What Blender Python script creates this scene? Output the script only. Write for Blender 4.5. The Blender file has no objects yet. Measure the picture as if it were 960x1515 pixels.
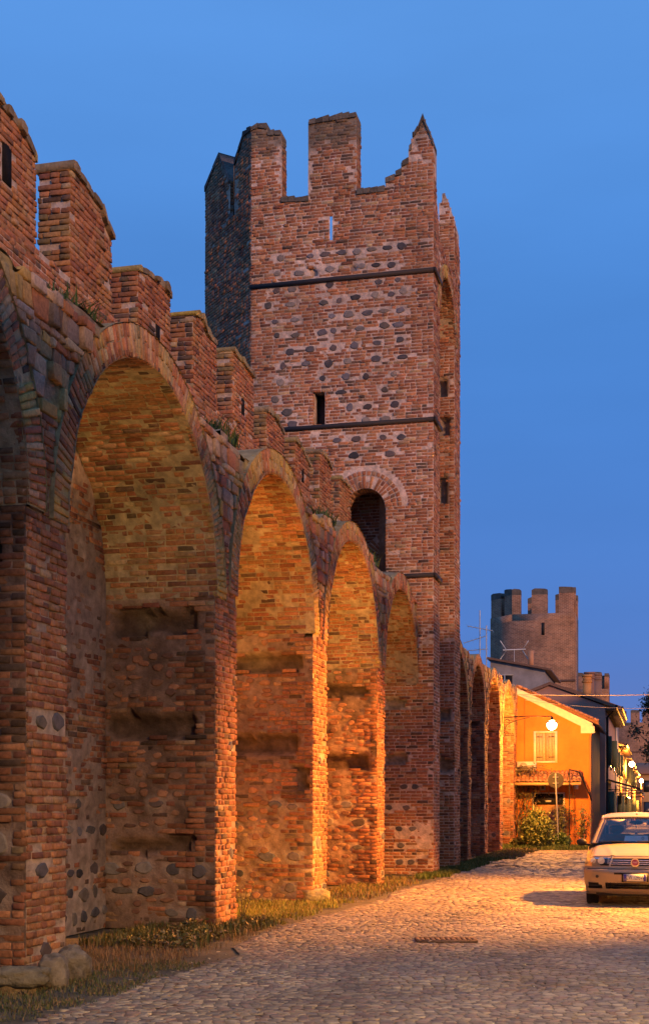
import bpy, math, random
import numpy as np
from mathutils import Vector, Matrix

rs = np.random.RandomState(7)
random.seed(7)
C = bpy.context.scene
COL = C.collection

# ------------------------------------------------------------------ camera
cd = bpy.data.cameras.new('camera')
cam = bpy.data.objects.new('camera', cd); COL.objects.link(cam)
cd.sensor_fit = 'VERTICAL'; cd.sensor_height = 36.0; cd.sensor_width = 24.0
cd.lens = 1990 / 1515 * 36
cd.shift_y = (1195 - 757.5) / 1515
cd.clip_start = 0.1; cd.clip_end = 4000
cam.location = (0, 0, 1.6); cam.rotation_euler = (math.pi / 2, 0, 0)
C.camera = cam
F, CX, HY, EYE = 1990.0, 480.0, 1195.0, 1.6      # used only to rank pieces by their size in view

# ------------------------------------------------------------------ world: dusk sky
world = bpy.data.worlds.new('World'); C.world = world; world.use_nodes = True
nt = world.node_tree; nt.nodes.clear()
wo = nt.nodes.new('ShaderNodeOutputWorld'); bg = nt.nodes.new('ShaderNodeBackground')
tc = nt.nodes.new('ShaderNodeTexCoord'); sep = nt.nodes.new('ShaderNodeSeparateXYZ')
ramp = nt.nodes.new('ShaderNodeValToRGB')
nt.links.new(tc.outputs['Generated'], sep.inputs[0]); nt.links.new(sep.outputs['Z'], ramp.inputs[0])
nt.links.new(ramp.outputs[0], bg.inputs[0]); nt.links.new(bg.outputs[0], wo.inputs[0])
ramp.color_ramp.interpolation = 'B_SPLINE'
els = ramp.color_ramp.elements
def srgb(r, g, b):
    def c(x):
        x /= 255.0
        return x / 12.92 if x <= .04045 else ((x + .055) / 1.055) ** 2.4
    return (c(r), c(g), c(b), 1)
stops = [(0.0, srgb(120, 124, 182)), (.05, srgb(100, 124, 192)), (.12, srgb(82, 126, 202)), (.24, srgb(76, 130, 208)),
         (.36, srgb(76, 136, 214)), (.50, srgb(92, 152, 228)), (1.0, srgb(98, 158, 232))]
els[0].position = stops[0][0]; els[0].color = stops[0][1]
els[1].position = stops[1][0]; els[1].color = stops[1][1]
for p_, c_ in stops[2:]:
    e_ = els.new(p_); e_.color = c_
bg.inputs[1].default_value = 1.0
# faint high cloud
ns_ = nt.nodes.new('ShaderNodeTexNoise'); ns_.inputs['Scale'].default_value = 2.2; ns_.inputs['Detail'].default_value = 6
mp_ = nt.nodes.new('ShaderNodeMapping'); mp_.inputs['Scale'].default_value = (1, 1, 4.5)
nt.links.new(tc.outputs['Generated'], mp_.inputs[0]); nt.links.new(mp_.outputs[0], ns_.inputs['Vector'])
mr_ = nt.nodes.new('ShaderNodeMapRange'); mr_.inputs[1].default_value = .35; mr_.inputs[2].default_value = .72; mr_.inputs[3].default_value = .95; mr_.inputs[4].default_value = 1.07
nt.links.new(ns_.outputs[0], mr_.inputs[0])
vm_ = nt.nodes.new('ShaderNodeVectorMath'); vm_.operation = 'SCALE'
nt.links.new(ramp.outputs[0], vm_.inputs[0]); nt.links.new(mr_.outputs[0], vm_.inputs['Scale']); nt.links.new(vm_.outputs[0], bg.inputs[0])

# afterglow of the set sun plus the glow of the town, low from the right behind the camera
sd = bpy.data.lights.new('sun', 'SUN'); sun = bpy.data.objects.new('sun', sd); COL.objects.link(sun)
sd.energy = 2.5; sd.angle = math.radians(1.5); sd.color = (1.0, 0.52, 0.27)
sun.rotation_euler = Vector((-0.51, 0.86, -0.231)).to_track_quat('-Z', 'Y').to_euler()

C.view_settings.view_transform = 'Standard'; C.view_settings.look = 'None'
C.view_settings.exposure = 0.0; C.view_settings.gamma = 1.0
C.cycles.max_bounces = 5; C.cycles.diffuse_bounces = 2; C.cycles.glossy_bounces = 3
C.cycles.transparent_max_bounces = 12; C.cycles.transmission_bounces = 4
C.cycles.sample_clamp_indirect = 4.0

SODIUM = (1.0, 0.35, 0.045)
def lamp_light(name, kind, loc, energy, color, parent=None, target=None, size=.12, spot=None, blend=.5):
    l = bpy.data.lights.new(name, kind); o = bpy.data.objects.new(name, l); COL.objects.link(o)
    l.energy = energy; l.color = color; l.shadow_soft_size = size
    o.location = loc
    if target is not None:
        o.rotation_euler = (Vector(target) - Vector(loc)).to_track_quat('-Z', 'Y').to_euler()
    if spot: l.spot_size = math.radians(spot); l.spot_blend = blend
    if parent:
        o.parent = parent; o.location = Vector(loc) - parent.location
    return o

# ------------------------------------------------------------------ helpers
DX, DY = 0.2416, 0.9704
O0 = -5.8
def W(u, w, z):
    """wall frame -> world: u along the wall, w into the wall (negative = street), z up"""
    u = np.asarray(u, float); w = np.asarray(w, float); z = np.asarray(z, float)
    X = O0 + u * DX - DY * w; Y = DY * u + DX * w
    return np.stack(np.broadcast_arrays(X, Y, z), -1)
def Wt(u, w, z): return tuple(float(a) for a in W(u, w, z))

def _h(ix, iy, seed):
    n = (ix.astype(np.int64) * 374761393 + iy.astype(np.int64) * 668265263 + seed * 1442695041) & 0xffffffff
    n = ((n ^ (n >> 13)) * 1274126177) & 0xffffffff
    n = (n ^ (n >> 16)) & 0xffffffff
    return n / 4294967295.0
def vn(x, y, seed=0):
    x = np.asarray(x, float); y = np.asarray(y, float)
    ix = np.floor(x); iy = np.floor(y); fx = x - ix; fy = y - iy
    fx = fx * fx * (3 - 2 * fx); fy = fy * fy * (3 - 2 * fy)
    a = _h(ix, iy, seed); b = _h(ix + 1, iy, seed); c = _h(ix, iy + 1, seed); d = _h(ix + 1, iy + 1, seed)
    return (a * (1 - fx) + b * fx) * (1 - fy) + (c * (1 - fx) + d * fx) * fy
def fbm(x, y, seed=0, o=4):
    s = 0; a = .5; t = 0
    for i in range(o):
        s = s + a * vn(np.asarray(x) * 2 ** i, np.asarray(y) * 2 ** i, seed + i * 17); t += a; a *= .5
    return s / t

class MB:
    def __init__(s): s.V = []; s.Cc = []; s.L = []; s.S = []; s.M = []; s.n = 0
    def add(s, v, f, col=(.5, .5, .5), mat=0):
        v = np.asarray(v, float).reshape(-1, 3); f = np.asarray(f, np.int64)
        if len(f) == 0: return s
        c = np.asarray(col, float)
        if c.ndim == 1: c = np.tile(c, (len(v), 1))
        s.V.append(v); s.Cc.append(c); s.L.append((f + s.n).ravel())
        s.S.append(np.full(f.shape[0], f.shape[1])); s.M.append(np.full(f.shape[0], mat)); s.n += len(v)
        return s
    def poly(s, v, col=(.5, .5, .5), mat=0): return s.add(v, [list(range(len(v)))], col, mat)
    def box(s, a, b, col=(.5, .5, .5), mat=0, fn=None):
        x0, y0, z0 = a; x1, y1, z1 = b
        v = [(x0, y0, z0), (x1, y0, z0), (x1, y1, z0), (x0, y1, z0), (x0, y0, z1), (x1, y0, z1), (x1, y1, z1), (x0, y1, z1)]
        if fn: v = [fn(*p) for p in v]
        return s.add(v, [(0, 3, 2, 1), (4, 5, 6, 7), (0, 1, 5, 4), (1, 2, 6, 5), (2, 3, 7, 6), (3, 0, 4, 7)], col, mat)
    def prism(s, poly, d, fn, col=(.5, .5, .5), mat=0):
        """poly: 2D list (a,b); fn(a,b,k) -> world for k in d=(k0,k1)"""
        n = len(poly)
        v = [fn(a, b, d[0]) for a, b in poly] + [fn(a, b, d[1]) for a, b in poly]
        base = s.n
        s.add(v, [[i, (i + 1) % n, n + (i + 1) % n, n + i] for i in range(n)], col, mat)
        vv = np.array(v)
        s.poly(vv[:n][::-1], col, mat); s.poly(vv[n:], col, mat)
        return s
    def tube(s, pts, r, seg=8, col=(.5, .5, .5), mat=0, caps=True):
        pts = [Vector(p) for p in pts]; n = len(pts)
        rr = r if isinstance(r, (list, tuple)) else [r] * n
        V = []; up = Vector((0, 0, 1))
        for i, p in enumerate(pts):
            t = (pts[min(i + 1, n - 1)] - pts[max(i - 1, 0)]).normalized()
            a = t.cross(up)
            if a.length < .1: a = t.cross(Vector((1, 0, 0)))
            a.normalize(); b = t.cross(a)
            for k in range(seg):
                q = 2 * math.pi * k / seg
                V.append(p + (a * math.cos(q) + b * math.sin(q)) * rr[i])
        Fq = [[i * seg + k, i * seg + (k + 1) % seg, (i + 1) * seg + (k + 1) % seg, (i + 1) * seg + k] for i in range(n - 1) for k in range(seg)]
        s.add([tuple(v) for v in V], Fq, col, mat)
        if caps:
            s.poly([tuple(v) for v in V[:seg]][::-1], col, mat); s.poly([tuple(v) for v in V[-seg:]], col, mat)
        return s
    def disc(s, c, ax, r, h, seg=20, col=(.5, .5, .5), mat=0):
        c = Vector(c); ax = Vector(ax).normalized()
        return s.tube([c - ax * h / 2, c + ax * h / 2], r, seg, col, mat)
    def sphere(s, c, r, seg=12, rings=8, col=(.5, .5, .5), mat=0, sc=(1, 1, 1), jit=0, seed=0):
        V = []; rr = np.random.RandomState(seed)
        for i in range(rings + 1):
            a = math.pi * i / rings
            for k in range(seg):
                b = 2 * math.pi * k / seg
                j = 1 + jit * (rr.rand() - .5)
                if i in (0, rings): j = 1
                V.append((c[0] + r * sc[0] * j * math.sin(a) * math.cos(b), c[1] + r * sc[1] * j * math.sin(a) * math.sin(b), c[2] + r * sc[2] * j * math.cos(a)))
        f = [[i * seg + k, i * seg + (k + 1) % seg, (i + 1) * seg + (k + 1) % seg, (i + 1) * seg + k] for i in range(rings) for k in range(seg)]
        return s.add(V, f, col, mat)
    def empty(s): return s.n == 0
    def build(s, name, mats, parent=None, smooth=False, world=True, **kw):
        m = bpy.data.meshes.new(name)
        V = np.concatenate(s.V); L = np.concatenate(s.L); S = np.concatenate(s.S); M = np.concatenate(s.M); Cv = np.concatenate(s.Cc)
        if parent is not None and world:
            p = parent; off = Vector((0, 0, 0))
            while p is not None: off += p.location; p = p.parent
            V = V - np.array(off)
        m.vertices.add(len(V)); m.vertices.foreach_set('co', V.ravel().astype(np.float32))
        m.loops.add(len(L)); m.loops.foreach_set('vertex_index', L.astype(np.int32))
        m.polygons.add(len(S))
        st = np.concatenate([[0], np.cumsum(S)[:-1]])
        m.polygons.foreach_set('loop_start', st.astype(np.int32)); m.polygons.foreach_set('loop_total', S.astype(np.int32))
        m.polygons.foreach_set('material_index', M.astype(np.int32))
        if smooth: m.polygons.foreach_set('use_smooth', np.ones(len(S), bool))
        m.update(calc_edges=True)
        at = m.attributes.new('Col', 'FLOAT_COLOR', 'POINT')
        at.data.foreach_set('color', np.concatenate([Cv, np.ones((len(Cv), 1))], 1).ravel().astype(np.float32))
        for k in (mats if isinstance(mats, (list, tuple)) else [mats]): m.materials.append(k)
        o = bpy.data.objects.new(name, m); COL.objects.link(o)
        if parent is not None: o.parent = parent
        for k, v_ in kw.items(): o[k] = v_
        return o

def thing(name, loc, label, cat, group=None, rz=0):
    o = bpy.data.objects.new(name, None); COL.objects.link(o)
    o.empty_display_size = .3
    o.location = loc; o.rotation_euler = (0, 0, rz); o['label'] = label; o['category'] = cat
    if group: o['group'] = group
    return o
def copy_tree(o, parent=None):
    c = o.copy(); COL.objects.link(c); c.parent = parent
    for ch in list(o.children): copy_tree(ch, c)
    return c

# ------------------------------------------------------------------ materials
def mat(name, color=None, rough=.7, metal=0, var=.25, vs=6, bump=0, bs=40, attr=False, spec=.3, emit=None, detail=6, bd=.01, rvar=0):
    m = bpy.data.materials.new(name); m.use_nodes = True
    t = m.node_tree; N = t.nodes; Lk = t.links; b = N['Principled BSDF']
    b.inputs['Roughness'].default_value = rough; b.inputs['Metallic'].default_value = metal
    b.inputs['Specular IOR Level'].default_value = spec
    geo = N.new('ShaderNodeTexCoord')
    if attr:
        a = N.new('ShaderNodeAttribute'); a.attribute_name = 'Col'; src = a.outputs['Color']
    else:
        a = N.new('ShaderNodeRGB'); a.outputs[0].default_value = (*color, 1); src = a.outputs[0]
    if var:
        n1 = N.new('ShaderNodeTexNoise'); n1.inputs['Scale'].default_value = vs; n1.inputs['Detail'].default_value = detail
        n1.inputs['Roughness'].default_value = .65
        Lk.new(geo.outputs['Object'], n1.inputs['Vector'])
        mr = N.new('ShaderNodeMapRange'); mr.inputs[1].default_value = .3; mr.inputs[2].default_value = .7
        mr.inputs[3].default_value = 1 - var; mr.inputs[4].default_value = 1 + var
        Lk.new(n1.outputs[0], mr.inputs[0])
        mx = N.new('ShaderNodeVectorMath'); mx.operation = 'SCALE'
        Lk.new(src, mx.inputs[0]); Lk.new(mr.outputs[0], mx.inputs['Scale'])
        Lk.new(mx.outputs[0], b.inputs['Base Color'])
        if rvar:
            m2 = N.new('ShaderNodeMapRange'); m2.inputs[1].default_value = .3; m2.inputs[2].default_value = .7
            m2.inputs[3].default_value = rough - rvar; m2.inputs[4].default_value = min(1, rough + rvar)
            Lk.new(n1.outputs[0], m2.inputs[0]); Lk.new(m2.outputs[0], b.inputs['Roughness'])
    else:
        Lk.new(src, b.inputs['Base Color'])
    if bump:
        n2 = N.new('ShaderNodeTexNoise'); n2.inputs['Scale'].default_value = bs; n2.inputs['Detail'].default_value = 8; n2.inputs['Roughness'].default_value = .7
        Lk.new(geo.outputs['Object'], n2.inputs['Vector'])
        bp = N.new('ShaderNodeBump'); bp.inputs['Strength'].default_value = bump; bp.inputs['Distance'].default_value = bd
        Lk.new(n2.outputs[0], bp.inputs['Height']); Lk.new(bp.outputs[0], b.inputs['Normal'])
    if emit:
        b.inputs['Emission Color'].default_value = (*emit[0], 1); b.inputs['Emission Strength'].default_value = emit[1]
    return m
def glassmat(name, tint=(.8, .85, .85), refl=.12, rough=.02):
    m = bpy.data.materials.new(name); m.use_nodes = True
    t = m.node_tree; N = t.nodes; N.clear(); o = N.new('ShaderNodeOutputMaterial')
    tr = N.new('ShaderNodeBsdfTransparent'); tr.inputs[0].default_value = (*tint, 1)
    gl = N.new('ShaderNodeBsdfGlossy'); gl.inputs['Roughness'].default_value = rough
    fr = N.new('ShaderNodeFresnel'); fr.inputs[0].default_value = 1.5
    ma = N.new('ShaderNodeMath'); ma.operation = 'ADD'; ma.inputs[1].default_value = refl
    mx = N.new('ShaderNodeMixShader')
    t.links.new(fr.outputs[0], ma.inputs[0]); t.links.new(ma.outputs[0], mx.inputs[0])
    t.links.new(tr.outputs[0], mx.inputs[1]); t.links.new(gl.outputs[0], mx.inputs[2]); t.links.new(mx.outputs[0], o.inputs[0])
    return m
M_brick = mat('brick', attr=True, rough=.88, var=.38, vs=22, bump=.7, bs=70, bd=.012, spec=.25)
M_mortar = mat('lime_mortar', attr=True, rough=.95, var=.35, vs=9, bump=.9, bs=34, bd=.03, spec=.15)
M_stone = mat('field_stone', attr=True, rough=.8, var=.3, vs=14, bump=.6, bs=26, bd=.02, spec=.3)
M_boulder = mat('mossy_boulder', attr=True, rough=.9, var=.5, vs=7, bump=1, bs=14, bd=.05, spec=.2)
M_cobble = mat('cobble', attr=True, rough=.62, var=.32, vs=9, bump=.5, bs=60, bd=.008, spec=.35, rvar=.16)
M_joint = mat('road_joint', (.16, .14, .11), rough=.95, var=.4, vs=3, bump=.8, bs=50, bd=.01)
M_dirt = mat('dirt', (.13, .11, .075), rough=.95, var=.4, vs=2.5, bump=.9, bs=20, bd=.04)
M_grass = mat('grass_blade', attr=True, rough=.7, var=.15, vs=3)
M_leaf = mat('leaf', attr=True, rough=.55, var=.2, vs=5, spec=.4)
M_bark = mat('bark', (.10, .075, .05), rough=.9, var=.4, vs=12, bump=.8, bs=30, bd=.02)
M_iron = mat('dark_iron', (.035, .03, .028), rough=.55, metal=.6, var=.2)
M_rust = mat('rusty_iron', (.17, .105, .07), rough=.8, metal=.3, var=.4, vs=25)
M_metal = mat('galvanised_metal', (.38, .38, .37), rough=.45, metal=.7, var=.2, vs=8)
M_white = mat('white_paint', (.62, .60, .55), rough=.5, var=.08, vs=10)
M_tile = mat('roof_tile', attr=True, rough=.85, var=.3, vs=15, bump=.4, bs=50)
M_plain = mat('painted', attr=True, rough=.7, var=.12, vs=5)
M_wood = mat('wood', attr=True, rough=.7, var=.25, vs=20, bump=.2, bs=60)
M_bulb = mat('lamp_glow', (1, .8, .5), var=0, emit=((1, .72, .30), 60))
M_bulb_far = mat('lamp_glow_distant', (1, .8, .5), var=0, emit=((1, .70, .30), 45))

# ------------------------------------------------------------------ masonry engine
PAL = np.array([(.36, .155, .075), (.41, .185, .09), (.31, .125, .062), (.22, .09, .055), (.38, .22, .12), (.13, .08, .055), (.42, .29, .17)])
STY = {
    'tower': dict(pitch=.0775, bl=.27, p=[.34, .20, .2, .09, .10, .06, .03], mort=(.58, .44, .35), cover=.77, pro=.007, amp=.015, stain=.28, lich=0),
    'dark': dict(pitch=.0775, bl=.27, p=[.35, .1, .3, .15, .05, .05, .0], mort=(.50, .38, .30), cover=.8, pro=.012, amp=.02, stain=.4, lich=.1),  # tower brick toned down; shade of the oblique face put into the colour
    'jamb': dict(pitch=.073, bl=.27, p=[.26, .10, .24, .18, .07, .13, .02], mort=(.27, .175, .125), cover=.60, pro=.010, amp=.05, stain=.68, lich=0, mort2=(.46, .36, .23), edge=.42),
    'pier': dict(pitch=.074, bl=.21, p=[.34, .12, .28, .14, .04, .07, .01], mort=(.40, .29, .22), cover=.77, pro=.018, amp=.045, stain=.3, lich=0),
    'soffit': dict(pitch=.075, bl=.27, p=[.26, .22, .16, .08, .16, .08, .04], mort=(.42, .32, .20), cover=.62, pro=.010, amp=.04, stain=.45, lich=.1),
    'back': dict(pitch=.075, bl=.27, p=[.2, .1, .25, .2, .1, .1, .05], mort=(.38, .28, .21), cover=.46, pro=.012, amp=.06, stain=.35, lich=0),
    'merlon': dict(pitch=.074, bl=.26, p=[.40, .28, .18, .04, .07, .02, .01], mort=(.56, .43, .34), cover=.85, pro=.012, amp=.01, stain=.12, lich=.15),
    'merlon_side_shaded': dict(pitch=.074, bl=.26, p=[.18, .08, .22, .12, .1, .24, .06], mort=(.33, .28, .24), cover=.8, pro=.02, amp=.02, stain=.45, lich=.3),  # darker copy of merlon brick; shade of the end faces put into the colour
    'ring': dict(pitch=.068, bl=.40, p=[.26, .20, .14, .08, .18, .04, .10], mort=(.42, .33, .20), cover=.9, pro=.015, amp=.01, stain=.2, lich=.75),
    'ring_plain': dict(pitch=.068, bl=.33, p=[.4, .2, .25, .1, .03, .02, .0], mort=(.56, .43, .34), cover=.95, pro=.01, amp=.005, stain=.1, lich=0),
    'rubble': dict(pitch=.15, bl=.27, p=[.17, .12, .18, .08, .16, .07, .22], mort=(.27, .21, .15), cover=.80, pro=.04, amp=.04, stain=.4, lich=.65),
}
STONECOL = np.array([(.15, .13, .14), (.19, .17, .18), (.11, .10, .105), (.23, .20, .18), (.27, .22, .18), (.16, .12, .11)])
STORE = {}
def store(owner): return STORE.setdefault(owner, dict(grid=MB(), br=[], bc=[], ba=[]))

def px_area(P):
    """P (N,4,3) -> size in view (pixels^2), 0 when out of frame"""
    Y = np.maximum(P[..., 1], .1)
    x = CX + F * P[..., 0] / Y; y = HY - F * (P[..., 2] - EYE) / Y
    a = 0
    for i in range(4):
        j = (i + 1) % 4; a = a + x[:, i] * y[:, j] - x[:, j] * y[:, i]
    cx_ = x.mean(1); cy_ = y.mean(1)
    ok = (cx_ > 0) & (cx_ < 960) & (cy_ > 0) & (cy_ < 1515)
    return np.abs(a) * .5 * ok

def stainf(s, t, st, seed):
    k = .6 * fbm(s / .9 + 3, t / 1.5, seed + 5) + .4 * fbm(s / .25, t / .35, seed + 6, 2)
    dk = np.clip((k - .5) * 5, 0, 1) * st['stain']
    l = np.clip((fbm(s / .5, t / .4, seed + 9) - .5) * 6, 0, 1) * st['lich']
    g = .85 + .3 * fbm(s / 2.2, t / 2.2, seed + 21, 2)
    return dk, l, g
def tint(c, s, t, st, seed):
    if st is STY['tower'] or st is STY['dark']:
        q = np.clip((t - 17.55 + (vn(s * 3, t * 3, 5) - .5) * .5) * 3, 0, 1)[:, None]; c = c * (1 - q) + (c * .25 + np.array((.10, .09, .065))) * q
    dk, l, g = stainf(s, t, st, seed)
    c = c * g[:, None]
    c = c * (1 - dk[:, None] * .78)
    li = np.array((.50, .35, .06)); li2 = np.array((.30, .25, .13))
    m = vn(s * 2, t * 2, seed + 31)[:, None]
    return c * (1 - l[:, None]) + (li * m + li2 * (1 - m)) * l[:, None]

def patch(owner, mapf, s0, s1, t0, t1, sty, iv=None, inside=None, holes=(), stones=(), seed=0, cell=.07, h0=0.0, bricks=True,
          vis=True, grid=True, edge=True, gridmask=True, coverfn=None, stonerows=()):
    st = STY[sty]; R = np.random.RandomState(seed + 1000); d = store(owner)
    stones = list(stones)
    for z in stonerows:
        a = s0 + .1 + R.rand() * .2
        while a < s1 - .1:
            rx = .07 + R.rand() * .10
            if R.rand() < .6: stones.append((a + rx, z + (R.rand() - .5) * .06, rx, .05 + R.rand() * .06))
            a += 2 * rx + .05 + R.rand() * .12
    ew = st.get('edge', 0)
    cover = lambda s, t: (np.clip((s - s0 - ew) * 5, -1, 1) * .085 if ew else 0) + .65 * fbm(s / .9, t / .55, seed + 3) + .35 * fbm(s / .22, t / .13, seed + 4, 2) + (coverfn(s, t) if coverfn else 0)
    if ew:      # rubble infill of the deeper part
        yy_ = t0 + .1
        while yy_ < t1:
            xx_ = s0 + ew + .1 + R.rand() * .15
            while xx_ < s1 - .06:
                if R.rand() < .5: stones.append((xx_, yy_ + (R.rand() - .5) * .08, .05 + .06 * R.rand(), .03 + .035 * R.rand(), 1))
                xx_ += .17 + .1 * R.rand()
            yy_ += .13
    stones = [q if len(q) == 5 else (*q, 0) for q in stones]
    stones = [q for q in stones if not any(h_[0] - .16 < q[0] < h_[1] + .16 and h_[2] - .14 < q[1] < h_[3] + .14 for h_ in holes)]
    def efade(s, t):
        return np.clip(np.minimum(np.minimum(s - s0, s1 - s), np.minimum(t - t0, t1 - t)) / .2, 0, 1) if edge else 1.0
    def hf(s, t):
        h = -.003 + (fbm(s / .5, t / .5, seed + 77) - .5) * 2 * st['amp'] * efade(s, t) + h0
        c = np.clip((cover(s, t) - st['cover']) * 12, 0, 1)
        return h + c * st['pro'] * 1.3
    # --- bonding surface of mortar
    if grid:
        ns = max(2, int((s1 - s0) / cell) + 1); ntt = max(2, int((t1 - t0) / cell) + 1)
        S, T = np.meshgrid(np.linspace(s0, s1, ns), np.linspace(t0, t1, ntt))
        s = S.ravel(); t = T.ravel()
        H = hf(s, t) + (R.rand(len(s)) - .5) * .010 * (efade(s, t) > 0)
        for (a, b, c, e, dep) in holes:
            wob = (fbm(s * 4, t * 4, seed + 50) - .5) * .16
            m = (s > a + wob) & (s < b + wob) & (t > c + wob * .6) & (t < e + wob * .8)
            H = np.where(m, -dep, H)
        colr = np.tile(np.array(st['mort']), (len(s), 1)) * (.8 + .4 * R.rand(len(s), 1)) * (.8 + .4 * fbm(s, t, seed + 60, 2)[:, None])
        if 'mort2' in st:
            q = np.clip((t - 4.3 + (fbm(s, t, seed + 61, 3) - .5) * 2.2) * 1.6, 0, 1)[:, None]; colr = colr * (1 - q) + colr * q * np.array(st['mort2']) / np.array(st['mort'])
        colr = tint(colr, s, t, st, seed)
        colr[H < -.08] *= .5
        for (a, b, rx, ry, kind_) in stones:
            m = ((s - a) / (rx + .05)) ** 2 + ((t - b) / (ry + .04)) ** 2 < 1
            
            if not kind_: colr[m] = colr[m] * .6 + np.array((.46, .37, .30)) * .4
        idx = np.arange(ns * ntt).reshape(ntt, ns)
        f = np.stack([idx[:-1, :-1], idx[:-1, 1:], idx[1:, 1:], idx[1:, :-1]], -1).reshape(-1, 4)
        cs = s[f].mean(1); ct = t[f].mean(1); keep = np.ones(len(f), bool)
        if inside is not None and gridmask: keep &= inside(cs, ct)
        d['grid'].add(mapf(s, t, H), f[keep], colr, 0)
    # --- stones
    for (a, b, rx, ry, kind_) in stones:
        if inside is not None and not inside(np.array([a]), np.array([b]))[0]: continue
        n = 10; ang = np.linspace(0, 2 * math.pi, n, endpoint=False) + R.rand() * 6 + (R.rand(n) - .5) * .3
        rad = .78 + .32 * R.rand(n)
        rings = []
        base = float(hf(np.array([a]), np.array([b]))[0])
        for k, (q, hh) in enumerate(((1.0, -.03), (.97, .006), (.80, .018))):
            rings.append((a + rx * rad * q * np.cos(ang), b + ry * rad * q * np.sin(ang), np.full(n, hh + base)))
        ss = np.concatenate([r[0] for r in rings] + [[a]]); tt = np.concatenate([r[1] for r in rings] + [[b]]); hh = np.concatenate([r[2] for r in rings] + [[base + .021]])
        f = [[k * n + i, k * n + (i + 1) % n, (k + 1) * n + (i + 1) % n, (k + 1) * n + i] for k in range(2) for i in range(n)]
        c = STONECOL[R.randint(len(STONECOL))] * (.35 + .75 * R.rand())
        if kind_: c = PAL[R.randint(4)] * (.45 + .5 * R.rand()) + np.array((.05, .04, .03)); base -= .010
        P = mapf(ss, tt, hh)
        d['grid'].add(P, f, c, 1)
        d['grid'].add(P, [[2 * n + i, 2 * n + (i + 1) % n, 3 * n] for i in range(n)], c, 1)
    if not bricks: return
    # --- courses
    rec = []
    pitch = st['pitch']; t = t0 + .004; k = 0
    while t < t1 - pitch * .4:
        ph = pitch * (1 if sty != 'rubble' else .6 + .9 * R.rand())
        tcn = t + ph / 2
        for (a, b) in (iv(tcn) if iv else [(s0, s1)]):
            if sty in ('pier', 'merlon', 'merlon_side_shaded', 'tower', 'jamb', 'dark'): a += (R.rand() - .45) * .026; b += (R.rand() - .55) * .026
            s = a + (.001); first = (k % 2 == 0)
            while s < b - .03:
                L = st['bl'] * (1 if R.rand() < .62 else .5)
                if first: L = st['bl'] * .5; first = False
                L *= .9 + .2 * R.rand()
                if sty == 'rubble': L *= .5 + .9 * R.rand()
                e = min(s + L, b)
                if b - e < .05: e = b
                rec.append((s + .006 + R.rand() * .005, e - .006 - R.rand() * .005, t + .006 + R.rand() * .005, t + ph - .006 - R.rand() * .005, a == s or s - a < .01, e == b))
                s = e
        t += ph; k += 1
    if not rec: return
    r = np.array([x[:4] for x in rec]); n = len(r)
    edg = np.array([x[4] or x[5] for x in rec])
    sc = (r[:, 0] + r[:, 1]) / 2; tc_ = (r[:, 2] + r[:, 3]) / 2; ln = r[:, 1] - r[:, 0]
    keep = np.ones(n, bool)
    if inside is not None:
        keep &= inside(sc, tc_) & inside(r[:, 0] + .02, tc_) & inside(r[:, 1] - .02, tc_)
    for (a, b, c, e, dep) in holes:
        wob = (fbm(sc * 4, tc_ * 4, seed + 50) - .5) * .16
        keep &= ~((sc > a - ln / 3 + wob) & (sc < b + ln / 3 + wob) & (tc_ > c + wob * .6) & (tc_ < e + .01 + wob * .8))
    for (a, b, rx, ry, kind_) in stones:
        keep &= ((sc - a) / (rx + ln / 3)) ** 2 + ((tc_ - b) / (ry + .03)) ** 2 >= 1
    cv = cover(sc, tc_)
    keep &= ~(((cv + (R.rand(n) - .5) * .1) > st['cover']) & (R.rand(n) < .72))
    keep &= R.rand(n) > .012
    keep &= ~(edg & (R.rand(n) < .06))
    r = r[keep]; sc = sc[keep]; tc_ = tc_[keep]; ln = ln[keep]; n = len(r)
    if n == 0: return
    wav = (fbm(sc / 1.3, tc_ / 3, seed + 88, 2) - .5) * .03
    hb = hf(sc, tc_) + .003 - np.clip((cv[keep] - st['cover'] + .12) * .09, 0, .011)
    hp = hb + st['pro'] * (.35 + 1.0 * R.rand(n)) + (R.rand(n) < .04) * .02
    jj = .03 if sty == 'rubble' else (.009 if sty == 'pier' else .0065)
    cs_ = np.stack([r[:, 0], r[:, 1], r[:, 1], r[:, 0]], 1) + (R.rand(n, 4) - .5) * jj * 2
    ct_ = np.stack([r[:, 2], r[:, 2], r[:, 3], r[:, 3]], 1) + (R.rand(n, 4) - .5) * jj + wav[:, None]
    mid = np.stack([sc, tc_ + wav], 1)
    bev = .0045 if sty != 'rubble' else .016
    def ring(inset, h, jh=0):
        a = cs_ - np.sign(cs_ - mid[:, :1]) * inset; b = ct_ - np.sign(ct_ - mid[:, 1:]) * inset
        hh = np.tile(h[:, None], (1, 4)) + (R.rand(n, 4) - .5) * jh
        return mapf(a.ravel(), b.ravel(), hh.ravel()).reshape(n, 4, 3)
    V = np.concatenate([ring(-.002, hb - .05), ring(0, hp - .0045, .004), ring(bev, hp, .007)], 1)   # n,12,3
    pi_ = np.array(st['p']); pi_ = pi_ / pi_.sum()
    ci = R.choice(len(PAL), n, p=pi_)
    col = PAL[ci] * (.76 + .42 * R.rand(n, 1)) * (1 + (R.rand(n, 3) - .5) * .10)
    if sty == 'rubble':
        ms = R.rand(n) < .42
        col[ms] = STONECOL[R.randint(0, len(STONECOL), ms.sum())] * (1.0 + .9 * R.rand(ms.sum(), 1)) * np.array((1.2, 1.0, .72))
    col = tint(col, sc, tc_, st, seed)
    d['br'].append(V); d['bc'].append(col)
    d['ba'].append(px_area(V[:, 8:12]) * (1 if vis else 0))

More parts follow.
